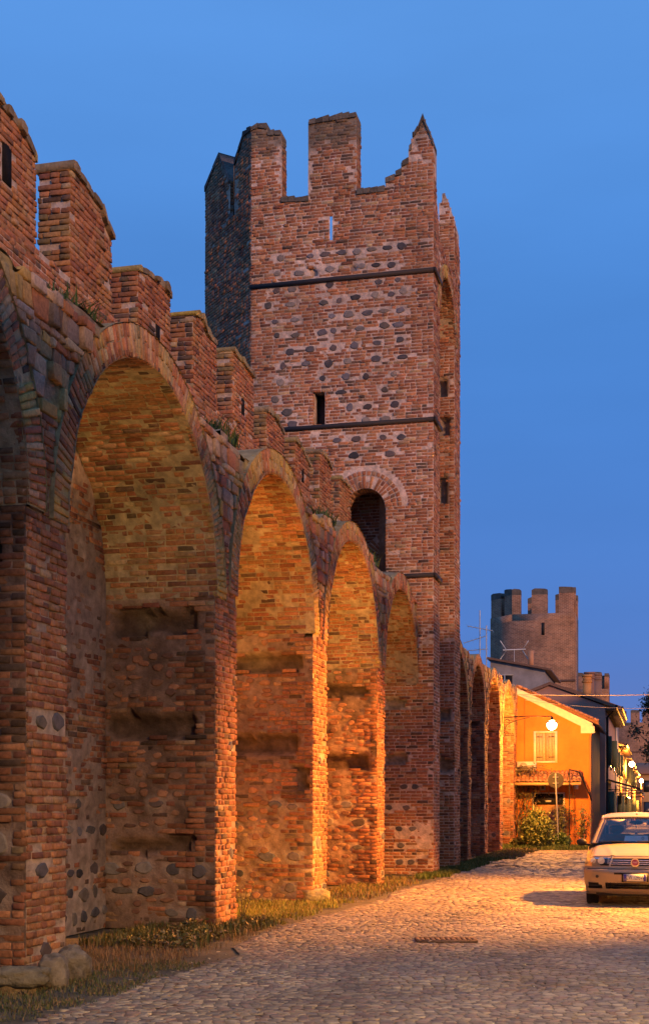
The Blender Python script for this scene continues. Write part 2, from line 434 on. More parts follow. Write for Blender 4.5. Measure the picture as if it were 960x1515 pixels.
BF = np.array([(0, 1, 5, 4), (1, 2, 6, 5), (2, 3, 7, 6), (3, 0, 4, 7), (4, 5, 9, 8), (5, 6, 10, 9), (6, 7, 11, 10), (7, 4, 8, 11), (8, 9, 10, 11)])
def finalize(thing_obj, owners, nind, mats, rename='brickwork'):
    """owners: {owner key: part object or None}; the largest bricks in view become parts, the rest joins"""
    allA = []
    for ow in owners:
        d = STORE[ow]
        d['B'] = np.concatenate(d['br']) if d['br'] else np.zeros((0, 12, 3)); d['BC'] = np.concatenate(d['bc']) if d['bc'] else np.zeros((0, 3))
        d['BA'] = np.concatenate(d['ba']) if d['ba'] else np.zeros(0); allA.append(d['BA'])
    A = np.concatenate(allA); thr = np.sort(A)[::-1][min(nind, len(A) - 1)]
    rest = MB()
    for ow, (pname, parent) in owners.items():
        d = STORE[ow]; big = d['BA'] > thr
        mb = MB()
        sm = ~big; nb = sm.sum()
        if pname is None: tgt = rest
        else: tgt = mb
        if nb:
            V = d['B'][sm].reshape(-1, 3); f = (np.arange(nb)[:, None, None] * 12 + BF[None]).reshape(-1, 4)
            tgt.add(V, f, np.repeat(d['BC'][sm], 12, 0), 2)
        g = d['grid']
        for a, c, l, s, m in zip(g.V, g.Cc, g.L, g.S, g.M): pass
        if not g.empty():
            off = tgt.n
            tgt.V += g.V; tgt.Cc += g.Cc; tgt.L += [x + off for x in g.L]; tgt.S += g.S; tgt.M += g.M; tgt.n += g.n
        host = thing_obj
        if pname is not None:
            host = tgt.build(pname, mats, parent or thing_obj)
        for V, c in zip(d['B'][big], d['BC'][big]):
            q = MB(); q.add(V, BF, c, 0); q.build('brick', [M_brick], host)
    if not rest.empty():
        o = rest.build(rename, mats, thing_obj); o['kind'] = 'stuff'
MM = [M_mortar, M_stone, M_brick]

def plane_u(u0): return lambda s, t, h: W(u0 - h, s, t)
def plane_w(w0): return lambda s, t, h: W(s, w0 - h, t)

# ------------------------------------------------------------------ the arcaded town wall
MORT = (.34, .26, .19)
def core_box(mb, u0, u1, w0, w1, z0, z1, col=MORT, mat=0):
    mb.box((u0, w0, z0), (u1, w1, z1), col, mat, fn=lambda u, w, z: tuple(W(u, w, z)))

def arch_parts(key, c, r, sp, wdepth, ring_t, seed, wfront=0.0, rsty='ring', cell=.08):
    """voussoir ring on the front plane + barrel soffit"""
    L = math.pi * r
    rm = lambda s, t, h: W(c + s * np.cos(t / r), wfront - h, sp + s * np.sin(t / r))
    patch(key, rm, r - .01, r + ring_t, 0, L, rsty, seed=seed, h0=.02, cell=.09, edge=False)
    # body of the ring
    g = store(key)['grid']; n = 28
    A = np.linspace(0, math.pi, n + 1)
    for q0, q1, wa, wb in ((r + ring_t, r + ring_t, wfront - .045, wfront + .4),):
        P = np.concatenate([W(c + q0 * np.cos(A), np.full(n + 1, wa), sp + q0 * np.sin(A)), W(c + q1 * np.cos(A), np.full(n + 1, wb), sp + q1 * np.sin(A))])
        f = [[i, i + 1, n + 2 + i, n + 1 + i] for i in range(n)]
        cc = np.array((.36, .29, .15)) * (.6 + .7 * rs.rand(len(P), 1))
        g.add(P, f, cc, 0)

def bay(i, ua, ub, crown, depth, seed, near, wallkey, holes=(), rows=(), cell=.075, blind=True, ring_t=.36, tower=False, wide=1.54):
    r = (ub - ua) / 2; c = (ua + ub) / 2; sp = crown - r
    ring = ('ring', i)
    arch_parts(ring, c, r, sp, depth, ring_t, seed)
    so = lambda s, t, h: W(c + (r - h) * np.cos(t / r), s, sp + (r - h) * np.sin(t / r))
    patch(wallkey, so, -.04, depth, 0, math.pi * r * .86, 'soffit', seed=seed + 1, cell=cell, edge=False)
    patch(wallkey, so, -.04, depth, math.pi * r * .86, math.pi * r, 'soffit', seed=seed + 1, cell=.12, edge=False, bricks=False)
    if not tower:
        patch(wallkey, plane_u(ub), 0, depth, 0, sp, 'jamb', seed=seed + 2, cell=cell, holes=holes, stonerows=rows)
    far = lambda s, t, h: W(ua + h, s, t)
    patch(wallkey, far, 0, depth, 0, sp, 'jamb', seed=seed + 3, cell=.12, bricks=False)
    half = lambda t: r if t < sp else math.sqrt(max(r * r - (t - sp) ** 2, 0))
    ins = lambda s, t: (t < sp) | ((s - c) ** 2 + (t - sp) ** 2 < (r + .02) ** 2)
    patch(wallkey, plane_w(depth), ua, ub, 0, crown, 'back', seed=seed + 4, cell=cell * 1.2, inside=ins, iv=lambda t: [(c - half(t), c + half(t))], gridmask=True, stonerows=rows if near else ())
    return (c, r, sp)

PIERS = [(7.32, 8.2), (12.70, 13.55), (18.1, 18.98), (23.2, 24.15), (28.45, 29.2)]
wall = thing('town_wall', Wt(20, 0, 0), 'long medieval brick town wall of blind arches with square battlements, running from the left edge to the house', 'wall')
WK = ('wall', 0); D = 1.54
arches = []
ends = [p for p in PIERS] + [(33.13, 37.5)]
jamb_holes = {
    0: [(.3, 1.2, 3.9, 4.15, .15)],
    1: [(.26, 1.46, 3.90, 4.22, .17), (.26, 1.46, 2.52, 2.84, .15), (.3, 1.4, 1.0, 1.2, .15)],
    2: [(.21, 1.40, 3.90, 4.20, .17), (.27, 1.40, 2.50, 2.82, .15), (.06, .28, 1.9, 2.26, .15), (.04, .24, 4.5, 4.62, .15)],
    3: [(.28, 1.3, 3.88, 4.14, .16), (.25, 1.3, 2.4, 2.7, .15)],
}
ROWS = (.22, .50, .78, 1.30, 1.64)
for i in range(4):
    ua, ub = ends[i][1], ends[i + 1][0]
    arches.append(bay(i, ua, ub, 6.63, D, 100 + i * 20, i < 3, WK, holes=jamb_holes.get(i, ()), rows=ROWS))
arches.append(bay(4, 29.2, 33.13, 6.5, D, 190, False, WK, tower=True))
# front of piers and spandrels
RT = .36
def front(u_a, u_b, arcs, ztop, seed, key, piers, cell=.08):
    def open_(t):
        r_ = []
        for c, r, sp in arcs:
            if t < sp: r_.append((c - r, c + r))
            elif t < sp + r + RT: hw = math.sqrt(max((r + RT) ** 2 - (t - sp) ** 2, 0)); r_.append((c - hw, c + hw))
        return sorted(r_)
    def iv(t):
        out = []; a = u_a
        for x0, x1 in open_(t):
            if x0 > a: out.append((a, min(x0, u_b)))
            a = max(a, x1)
        if a < u_b: out.append((a, u_b))
        return out
    def ins(s, t):
        ok = t < ztop(s)
        for c, r, sp in arcs:
            ok &= ~(((t < sp) & (np.abs(s - c) < r + .02)) | ((t >= sp) & ((s - c) ** 2 + (t - sp) ** 2 < (r + RT * .4) ** 2)))
        return ok
    zsplit = 4.2
    for pa, pb in piers:
        patch(key, plane_w(0.0), pa, pb, 0, zsplit, 'pier', seed=seed + int(pa * 10), cell=cell, stonerows=(.25, 1.0, 2.4))
    patch(key, plane_w(0.0), u_a, u_b, zsplit, 5.3, 'pier', iv=iv, inside=ins, seed=seed, cell=cell * .7, edge=False)
    zsplit = 5.3
    patch(key, plane_w(0.0), u_a, u_b, zsplit, 7.0, 'rubble', iv=iv, inside=ins, seed=seed + 1, cell=cell, edge=False)
ztop = lambda s: 6.52 + .28 * (fbm(s / .5, s * 0 + 3, 5, 3) - .35) 
front(7.32, 33.13, arches, ztop, 300, WK, PIERS)
# body of the wall behind the facing, walkway and parapet
core = MB()
for a, b in PIERS: core_box(core, a + .2, b - .2, .22, 1.6, 0, 6.4)
def spandrel_core(arcs, mb, zt):
    for c, r, sp in arcs:
        n = 16; A = np.linspace(0, math.pi, n + 1)
        for j in range(n):
            x0 = c + (r + .12) * math.cos(A[j]); x1 = c + (r + .12) * math.cos(A[j + 1]); z0 = sp + (r + .12) * math.sin(A[j]); z1 = sp + (r + .12) * math.sin(A[j + 1])
            mb.prism([(x1, z1), (x0, z0), (x0, max(zt, z0 + .12)), (x1, max(zt, z1 + .12))], (.2, 1.6), lambda a, b, k: tuple(W(a, k, b)), MORT)
spandrel_core(arches, core, 6.42)
core_box(core, 7.3, 33.3, 1.72, 2.2, 0, 8.1)
n = 500
us = np.linspace(7.3, 33.13, n); ww = np.array([.0, .25, .6, 1.0, 1.5])
U, Wg = np.meshgrid(us, ww); Zt = ztop(U)
for c, r, sp in arches: Zt = np.maximum(Zt, sp + np.sqrt(np.maximum((r + .33) ** 2 - (U - c) ** 2, 0)))
Zt = Zt + .02 + (fbm(U * 2, Wg * 3, 44) - .5) * .15 * (Wg > 0)
idx = np.arange(U.size).reshape(U.shape)
core.add(W(U.ravel(), Wg.ravel(), Zt.ravel()), np.stack([idx[:-1, :-1], idx[:-1, 1:], idx[1:, 1:], idx[1:, :-1]], -1).reshape(-1, 4), np.array((.26, .23, .15)) * (.6 + .8 * rs.rand(U.size, 1)))
core.build('wall_core', [M_mortar], wall)
PK = ('parapet', 0)
patch(PK, plane_w(1.5), 7.3, 33.13, 6.5, 8.2, 'merlon', seed=400, inside=lambda s, t: t < 8.12 + .12 * fbm(s * 2, s * 0, 3), cell=.1, edge=False)
# merlons
def merlon(key, u0, u1, w0, th, z0, prof, seed, sty='merlon', hole=None, capc=(.30, .22, .13), side='merlon_side_shaded'):
    """prof: list of (u,z) of the top outline from u0 to u1; a box-shaped core faced with bricks"""
    us_ = [p[0] for p in prof]; zs_ = [p[1] for p in prof]
    top = lambda s: np.interp(s, us_, zs_)
    g = store(key)['grid']
    poly = [(u0 + .012, z0)] + [(u1 - .012, z0)] + [(min(max(a, u0 + .012), u1 - .012), z - .012) for a, z in prof[::-1]]
    g.prism(poly, (w0 + .012, w0 + th - .012), lambda a, b, k: tuple(W(a, k, b)), np.array(STY[sty]['mort']) * .9, 0)
    # rough capping along the top
    R = np.random.RandomState(seed)
    a = u0 - .03
    while a < u1:
        L = .10 + .16 * R.rand(); b = min(a + L, u1 + .03); drop_ = .08 * R.rand() ** 2
        if b - a < .06: break
        za, zb = float(top(a)), float(top(b)); e = .01 + .075 * R.rand() ** 1.5
        poly = [(a + .004, za - .05), (b - .004, zb - .05), (b - .004, zb + e * .6), ((a + b) / 2, (za + zb) / 2 + e), (a + .004, za + e * .7)]
        g.prism(poly, (w0 - .015 - .05 * R.rand(), w0 + th + .01 + .04 * R.rand()), lambda x, y, k: tuple(W(x, k, y)), tint(np.array([capc]) * (.7 + .6 * R.rand()), np.array([a]), np.array([za]), STY['ring'], seed)[0], 0)
        a = b
    ins = lambda s, t: t < top(s) - .03
    hl = []
    if hole: 
        hu, hz, hw, hh = hole
        ins = lambda s, t: (t < top(s) - .03) & ~((np.abs(s - hu) < hw) & (np.abs(t - hz) < hh))
        g.box((hu - hw, w0 - .004, hz - hh), (hu + hw, w0 + .02, hz + hh), (.015, .012, .01), 0, fn=lambda u, w, z: tuple(W(u, w, z)))
    zm = max(zs_)
    patch(key, plane_w(w0), u0, u1, z0, zm, sty, inside=ins, seed=seed, grid=False, edge=False)
    z1 = zs_[0]
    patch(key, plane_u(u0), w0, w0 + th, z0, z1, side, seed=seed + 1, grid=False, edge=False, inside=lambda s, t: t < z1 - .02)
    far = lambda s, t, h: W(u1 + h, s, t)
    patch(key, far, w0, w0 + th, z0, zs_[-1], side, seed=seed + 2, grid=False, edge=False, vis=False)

MER = [
    (10.5, 11.75, [(10.5, 9.45), (11.75, 9.45)], None),
    (12.55, 13.80, [(12.55, 9.45), (13.8, 9.42)], None),
    (14.70, 15.96, [(14.7, 9.50), (15.4, 9.45), (15.7, 9.40), (15.96, 9.26)], (15.25, 8.85, .10, .22)),
    (16.93, 18.22, [(16.93, 9.62), (17.3, 9.60), (17.85, 9.52), (17.95, 9.40), (18.1, 9.30), (18.22, 9.26)], None),
    (19.18, 20.45, [(19.18, 9.22), (19.5, 9.30), (19.83, 9.33), (20.1, 9.36), (20.45, 9.30)], (19.95, 8.55, .07, .12)),
    (21.48, 22.61, [(21.48, 9.42), (21.93, 9.50), (22.1, 9.30), (22.61, 9.32)], None),
    (23.48, 24.71, [(23.48, 9.50), (24.1, 9.46), (24.71, 9.40)], (24.1, 8.65, .07, .16)),
    (25.58, 26.75, [(25.58, 9.06), (26.0, 9.10), (26.75, 8.95)], None),
    (27.60, 28.74, [(27.6, 9.04), (28.1, 9.0), (28.74, 8.80)], (28.2, 8.45, .07, .14)),
    (29.61, 30.66, [(29.61, 9.32), (30.1, 9.36), (30.66, 9.2)], None),
    (31.5, 32.6, [(31.5, 9.2), (32.6, 9.2)], None),
]
own = {WK: (None, None), PK: ('parapet', None)}
for i in range(5): own[('ring', i)] = ('arch_ring', None)
for j, (a, b, pr, ho) in enumerate(MER):
    merlon(('merlon', j), a, b, 1.5, .44, 8.0, pr, 500 + j * 7, hole=ho)
    own[('merlon', j)] = ('merlon', None)

# ---- the wall beyond the tower
WK2 = ('wall2', 0); FP = [(41.84, 42.5), (45.86, 46.7), (50.2, 51.1), (55.0, 55.9)]
arc2 = []; prev = 37.5
for i, (a, b) in enumerate(FP):
    arc2.append(bay(10 + i, prev, a, 6.15, 1.5, 700 + i * 20, False, WK2, holes=[(.2, .9, 4.3, 4.55, .12), (.3, .9, 3.3, 3.55, .12), (.3, 1.0, 2.2, 2.5, .1)], rows=(.6, 1.2, 1.9), cell=.13, ring_t=.34)); prev = b
    own[('ring', 10 + i)] = ('arch_ring', None)
ztop2 = lambda s: 6.25 + .5 * (fbm(s / .6, s * 0 + 9, 15, 3) - .4)
front(37.5, 56.2, arc2, ztop2, 800, WK2, FP, cell=.13)
own[WK2] = (None, None)
c2 = MB()
for a, b in FP: core_box(c2, a + .2, b - .2, .22, 1.6, 0, 6.0)
spandrel_core(arc2, c2, 6.05)
core_box(c2, 37.4, 56.2, 1.7, 2.2, 0, 7.1)
core_box(c2, 56.0, 103, 0.1, 2.2, 0, 6.6)
core_box(c2, 37.5, 56.1, .1, 1.7, 6.0, 6.12)
c2.build('wall_core', [M_mortar], wall)
for j, (a, b, zt) in enumerate([(39.6, 40.5, 7.9), (43.6, 44.5, 7.2), (47.6, 48.8, 7.25), (50.9, 51.8, 7.2)]):
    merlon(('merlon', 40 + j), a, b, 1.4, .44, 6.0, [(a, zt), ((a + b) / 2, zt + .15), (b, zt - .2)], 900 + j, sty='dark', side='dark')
    own[('merlon', 40 + j)] = ('merlon', None)
finalize(wall, own, 300, MM)

# ------------------------------------------------------------------ gate tower by the wall
U0, U1, WF, DB = 33.13, 37.5, -.4, 4.13
tower = thing('brick_tower', Wt(35.3, 1.5, 0), 'tall crumbling brick tower with broken battlements and iron bands, rising behind the arcaded wall', 'tower')
TK = ('tower', 0); HK = ('hex', 0); SK = ('street', 0)
stl = [(3.7, 13.93), (2.33, 13.16), (2.05, 13.18), (1.4, 13.17), (0.78, 13.19), (0.45, 13.18), (3.47, 13.18), (3.0, 13.15), (2.64, 12.78), (3.13, 12.75), (2.05, 12.77), (1.53, 12.78), (0.97, 12.79), (0.41, 12.82), (3.31, 12.42), (2.74, 12.43), (2.17, 12.39), (1.69, 12.41), (1.0, 12.41), (0.35, 12.41), (2.32, 12.04), (1.73, 12.03), (1.24, 12.0), (0.56, 12.01), (3.38, 12.02), (1.87, 11.67), (0.78, 11.65), (1.64, 11.29), (1.2, 11.27), (0.53, 11.29), (3.21, 11.28), (1.24, 10.95), (0.76, 10.95), (1.49, 10.51), (1.96, 10.51), (0.82, 10.51), (0.38, 10.48), (1.54, 10.11), (0.65, 10.11), (3.52, 11.61), (3.07, 10.98), (3.37, 15.07), (2.62, 15.05), (2.25, 15.05), (1.84, 15.05), (1.46, 15.04), (1.1, 15.06), (0.71, 15.06), (0.37, 15.06), (2.91, 14.66), (2.14, 14.68), (1.79, 14.66), (1.35, 14.68), (0.99, 14.67), (0.62, 14.64), (3.46, 14.7), (2.14, 14.3), (3.48, 14.28), (3.09, 14.28), (0.93, 14.26), (0.46, 14.27), (3.12, 13.91), (2.29, 13.88), (1.9, 13.9), (1.5, 13.94), (1.02, 13.95), (0.62, 13.93), (0.32, 13.99), (3.52, 13.52), (3.02, 13.53), (2.08, 13.53), (1.66, 13.54), (1.2, 13.54), (0.8, 13.55), (0.39, 13.53), (3.3, 10.3), (2.8, 10.2), (3.6, 9.9)]
stones = [(a, b, .085 + .075 * rs.rand(), .060 + .045 * rs.rand()) for a, b in stl]
stones += [(rs.rand() * 1.3, z, .1, .07) for z in (.3, .7, 1.1, 1.6, 2.1) for _ in range(3)]
# top outline of the face toward the camera: (w, z) from the street corner inward
TP = [(-.4, 17.45), (-.3, 17.75), (-.15, 18.1), (-.02, 17.85), (.08, 17.72), (.11, 17.72), (.12, 17.43), (.19, 17.4), (.2, 17.1), (.36, 17.05), (.37, 16.86), (.52, 16.84), (.53, 16.74), (.77, 16.71), (.78, 16.5), (1.47, 16.5), (1.48, 18.38), (2.66, 18.34), (2.67, 16.47), (3.36, 16.52), (3.37, 18.17), (3.7, 18.2), (3.72, 18.36), (3.95, 18.42), (4.13, 18.36)]
tw_ = [p[0] for p in TP]; tz_ = [p[1] for p in TP]
topf = lambda s: np.interp(s, tw_, tz_)
AC, AR, ASP = 1.265, .49, 8.82       # the opening with the arched head
AOT = 9.66                          # two rings
def t_in(s, t):
    ok = t < topf(s) - .01
    ok &= ~((np.abs(s - AC) < AR) & (t > 6.7) & (t < ASP)); ok &= ~(((s - AC) ** 2 + (t - ASP) ** 2 < (AR + .26) ** 2) & (t >= ASP))
    ok &= ~((np.abs(s - 2.10) < .05) & (t > 15.36) & (t < 16.0))
    ok &= ~((np.abs(s - 2.40) < .14) & (t > 10.9) & (t < 11.74))
    return ok
def t_iv(t):
    if 6.7 < t < ASP: return [(WF, AC - AR), (AC + AR, DB)]
    if ASP <= t < ASP + AR + .56:
        h = math.sqrt((AR + .56) ** 2 - (t - ASP) ** 2); return [(WF, AC - h), (AC + h, DB)]
    if 15.36 < t < 16.0: return [(WF, 2.05), (2.15, DB)]
    if 10.9 < t < 11.74: return [(WF, 2.26), (2.54, DB)]
    return [(WF, DB)]
def mask_steps(t): return t_iv(t)
near = plane_u(U0)
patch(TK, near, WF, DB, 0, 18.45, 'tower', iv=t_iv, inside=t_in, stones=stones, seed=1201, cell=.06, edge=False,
      holes=[(.30, .80, 4.75, 6.05, .42), (.14, .34, 4.7, 4.92, .2), (.24, .76, 3.95, 4.2, .12), (.24, .76, 2.6, 2.9, .12), (2.47, 2.6, 14.6, 14.72, .15), (1.54, 1.64, 14.6, 14.7, .15), (-.02, .1, 4.9, 5.0, .1)],
      coverfn=lambda s, t: np.clip((1.6 - np.abs(s - 2.35 - .15 * np.sin(t * 1.3)) * 9), 0, 1) * .25 * ((t > 10) & (t < 15.2)) + .12 * (t < 3))
# caps over the top steps
gg = store(TK)['grid']
def tface(a, b, k): return tuple(W(U0 + k, a, b))
# near wall cross-section: thick pieces around the openings
def boxes_with_holes(a0, a1, z0, z1, hs):
    xs = sorted({a0, a1, *[h[0] for h in hs], *[h[1] for h in hs]}); zs = sorted({z0, z1, *[h[2] for h in hs], *[h[3] for h in hs]})
    out = []
    for i in range(len(xs) - 1):
        for j in range(len(zs) - 1):
            cx_, cz_ = (xs[i] + xs[i + 1]) / 2, (zs[j] + zs[j + 1]) / 2
            if any(h[0] < cx_ < h[1] and h[2] < cz_ < h[3] for h in hs): continue
            out.append((xs[i], xs[i + 1], zs[j], zs[j + 1]))
    return out
TB = np.array(STY['tower']['mort']) * .8
for (a, b, c, e) in boxes_with_holes(WF + .02, DB - .02, 6.4, 16.47, [(AC - AR, AC + AR, 6.4, ASP), (AC - AR - .06, AC + AR + .06, ASP, ASP + AR + .06), (2.04, 2.34, 15.30, 16.3), (2.26, 2.54, 10.9, 11.74)]):
    gg.box((U0 + .06, a, c), (U0 + .52, b, e), TB, 0, fn=lambda u, w, z: tuple(W(u, w, z)))
# head of the opening
A = np.linspace(0, math.pi, 15)
for j in range(14):
    p0 = (AC + AR * math.cos(A[j]), ASP + AR * math.sin(A[j])); p1 = (AC + AR * math.cos(A[j + 1]), ASP + AR * math.sin(A[j + 1]))
    q0 = (AC + (AR + .5) * math.cos(A[j]), ASP + (AR + .5) * math.sin(A[j])); q1 = (AC + (AR + .5) * math.cos(A[j + 1]), ASP + (AR + .5) * math.sin(A[j + 1]))
    gg.prism([p0, q0, q1, p1], (.03, .5), tface, np.array((.40, .22, .13)) * (.7 + .5 * rs.rand()), 2)
RK = ('door_ring', 0)
for r0, r1, sd in ((AR, AR + .30, 1), (AR + .31, AR + .42, 2)):
    rm = lambda s, t, h: W(U0 - h, AC - s * np.cos(t / AR), ASP + s * np.sin(t / AR))
    patch(RK, rm, r0, r1, 0, math.pi * AR, 'ring_plain', seed=1300 + sd, h0=.012, cell=.07, edge=False)
# slit window back wall and room behind the opening
gg.box((U0 + .54, 2.1, 10.5), (U0 + .6, 2.7, 12), np.array((.2, .1, .07)), 2, fn=lambda u, w, z: tuple(W(u, w, z)))
IK = ('room', 0)
patch(IK, plane_u(34.3), -.2, 4.0, 6.4, 10.4, 'tower', seed=1330, cell=.12, edge=False)
rm = lambda s, t, h: W(34.3 - h, .72 - s * np.cos(t / .6), 7.6 + s * np.sin(t / .6))
patch(IK, rm, .6, .92, 0, math.pi * .6, 'ring_plain', seed=1331, h0=.03, cell=.1, edge=False)
core = MB()
core_box(core, U0 + .4, U1 - .2, .95, DB - .1, 0, 6.4); core_box(core, U0 + .5, 33.9, -.2, 1.0, 0, 6.45); core_box(core, 36.75, U1 - .12, -.25, 1.0, 0, 15.3)
core_box(core, 36.6, U1 - .06, .95, DB - .02, 6.4, 16.4)
core_box(core, U0 + .6, U1 - .1, .0, DB - .1, 10.4, 10.7)
core_box(core, 33.68, 33.95, -.2, .4, 6.4, 16.2)
core_box(core, 34.0, 36.6, .82, 1.1, 6.4, 15.3)
# parapet walls of the near face above the roof
def add_top(mb, poly, col=TB): mb.prism(poly, (.012, .5), tface, col)
for k in range(len(TP) - 1):
    a, b = TP[k], TP[k + 1]
    if b[0] - a[0] < .03: continue
    core.prism([(a[0] + .005, 16.3), (b[0] - .005, 16.3), (b[0] - .005, b[1] - .02), (a[0] + .005, a[1] - .02)], (.014, .48), tface, TB)
    # weathered crest
    nn = max(1, int((b[0] - a[0]) / .16))
    for j in range(nn):
        x0 = a[0] + (b[0] - a[0]) * j / nn; x1 = a[0] + (b[0] - a[0]) * (j + 1) / nn
        z0_ = a[1] + (b[1] - a[1]) * j / nn; z1_ = a[1] + (b[1] - a[1]) * (j + 1) / nn; e = .02 + .05 * rs.rand()
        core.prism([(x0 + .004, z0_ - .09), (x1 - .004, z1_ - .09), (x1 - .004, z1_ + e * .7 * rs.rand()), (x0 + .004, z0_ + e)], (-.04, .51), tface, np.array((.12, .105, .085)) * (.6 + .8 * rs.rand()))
# oblique face, its shade put into a darker brick colour
BX, BY = [float(v) for v in W(U0, DB, 0)[:2]]
hexf = lambda s, t, h: np.stack(np.broadcast_arrays(BX - .515 * s - .857 * h, BY + .857 * s - .515 * h, t), -1)
HP = [(0, 18.36), (.42, 18.38), (.45, 18.3), (.88, 17.85), (.90, 16.6), (1.16, 16.6), (1.17, 17.5), (1.45, 18.0), (1.75, 18.42), (2.1, 18.2), (2.58, 17.85)]
hs_ = [p[0] for p in HP]; hz_ = [p[1] for p in HP]
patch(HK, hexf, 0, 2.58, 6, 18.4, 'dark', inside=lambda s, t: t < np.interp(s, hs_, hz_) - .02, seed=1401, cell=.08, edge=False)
hf3 = lambda a, b, k: (BX - .515 * a + .857 * k, BY + .857 * a + .515 * k, b)
for k in range(len(HP) - 1):
    a, b = HP[k], HP[k + 1]
    if b[0] - a[0] < .02: continue
    core.prism([(a[0], 6), (b[0], 6), (b[0], b[1] + .02), (a[0], a[1] + .02)], (.015, .5), hf3, np.array((.26, .20, .16)))
    nn = max(1, int((b[0] - a[0]) / .2))
    for j in range(nn):
        x0 = a[0] + (b[0] - a[0]) * j / nn; x1 = a[0] + (b[0] - a[0]) * (j + 1) / nn
        z0_ = a[1] + (b[1] - a[1]) * j / nn; z1_ = a[1] + (b[1] - a[1]) * (j + 1) / nn
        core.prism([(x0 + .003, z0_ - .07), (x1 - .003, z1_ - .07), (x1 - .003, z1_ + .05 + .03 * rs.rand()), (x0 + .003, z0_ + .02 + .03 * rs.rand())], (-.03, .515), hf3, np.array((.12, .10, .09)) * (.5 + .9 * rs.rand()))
# brick on the side faces of the merlons
for ws_, za, zb in ((3.37, 16.52, 18.15), (1.48, 16.5, 18.36)):
    patch(TK, (lambda q: (lambda s, t, h: W(U0 + s, q - h, t)))(ws_), .0, .5, za, zb, 'tower', seed=int(1600 + ws_ * 10), grid=False, edge=False)
for sx_, za, zb in ((1.17, 16.6, 17.5), ):
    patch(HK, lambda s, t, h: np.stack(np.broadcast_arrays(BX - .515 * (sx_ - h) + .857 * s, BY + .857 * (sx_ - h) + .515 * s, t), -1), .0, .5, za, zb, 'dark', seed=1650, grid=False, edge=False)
# outer end and far flank
E = hexf(2.58, 0, 0)
far_ = [tuple(E[:2]), tuple(W(U1 - .0, DB + 1.82, 0)[:2])]
endp = [(float(E[0]), float(E[1])), (float(E[0]) + .70 * DX, float(E[1]) + .70 * DY), tuple(float(x) for x in W(U1, DB, 0)[:2])]
for (p, q) in ((endp[0], endp[1]), (endp[1], endp[2])):
    core.add([(p[0], p[1], 0), (q[0], q[1], 0), (q[0], q[1], 16.4), (p[0], p[1], 16.4)], [(0, 1, 2, 3)], (.2, .12, .09))
# --- street side
G2 = 36.5
patch(SK, plane_w(WF), U0, 34.04, 0, 17.9, 'tower', seed=1501, cell=.08, edge=False,
      inside=lambda s, t: t < np.interp(s, [U0, U0 + .2, 34.04], [17.45, 17.0, 15.7]), holes=[])
core.prism([(U0 + .02, 6), (34.02, 6), (34.02, 15.65), (U0 + .2, 16.9), (U0 + .02, 17.4)], (WF + .02, WF + .45), lambda a, b, k: tuple(W(a, k, b)), TB)
P2T = [(-.4, 17.0), (-.25, 17.5), (-.13, 17.82), (0.0, 17.4), (.05, 16.5)]
patch(SK, plane_u(G2), WF, .82, 0, 17.85, 'tower', seed=1502, cell=.08, edge=False, inside=lambda s, t: (t < 15.4) | ((s < .06) & (t < np.interp(s, [p[0] for p in P2T], [p[1] for p in P2T]))),
      iv=lambda t: [(WF, .82)] if t < 15.4 else [(WF, .05)],
      holes=[(-.2, .2, 12.4, 12.95, .3), (-.3, 0.0, 11.4, 11.85, .2), (-.2, .15, 9.6, 10.35, .3), (-.3, .1, 3.9, 4.2, .15), (-.3, .1, 2.5, 2.9, .15)])
core.prism([(-.4 + .02, 15.2), (.04, 15.2), (.03, 16.5), (0, 17.4), (-.13, 17.8), (-.25, 17.48), (-.38, 17.0)], (.02, .95), lambda a, b, k: tuple(W(G2 + k, a, b)), TB)
patch(SK, plane_w(WF), G2, U1, 0, 17.2, 'tower', seed=1503, cell=.08, edge=False, inside=lambda s, t: t < np.interp(s, [G2, U1], [17.1, 16.6]))
farf = lambda s, t, h: W(U1 + h, s, t)
patch(SK, farf, WF, DB, 0, 16.5, 'tower', seed=1504, cell=.3, edge=False, bricks=False)
sc_, sr_, ssp_ = 35.27, 1.23, 13.75
patch(SK, plane_w(WF), 34.04, G2, ssp_, 15.5, 'tower', seed=1505, cell=.08, edge=False,
      iv=lambda t: [(34.04, sc_ - math.sqrt(max((sr_ + .3) ** 2 - (t - ssp_) ** 2, 0))), (sc_ + math.sqrt(max((sr_ + .3) ** 2 - (t - ssp_) ** 2, 0)), G2)],
      inside=lambda s, t: ((s - sc_) ** 2 + (t - ssp_) ** 2 > (sr_ + .15) ** 2))
arch_parts(('sring', 0), sc_, sr_, ssp_, .5, .30, 1520, wfront=WF)
so = lambda s, t, h: W(sc_ + (sr_ - h) * np.cos(t / sr_), s, ssp_ + (sr_ - h) * np.sin(t / sr_))
patch(SK, so, WF, .82, 0, math.pi * sr_, 'soffit', seed=1521, cell=.1, edge=False)
patch(SK, plane_w(.8), 34.04, G2, 6.9, 15.0, 'tower', seed=1522, cell=.15, edge=False, inside=lambda s, t: (t < ssp_) | ((s - sc_) ** 2 + (t - ssp_) ** 2 < (sr_ + .1) ** 2))
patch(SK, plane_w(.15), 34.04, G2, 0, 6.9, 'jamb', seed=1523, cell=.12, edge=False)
core_box(core, 34.04, G2, .18, .9, 6.7, 6.9); core_box(core, 34.1, 36.4, .4, .85, 0, 6.7)
arch_parts(('sring', 1), 35.27, 1.0, 5.9, .5, .32, 1540, wfront=.1)
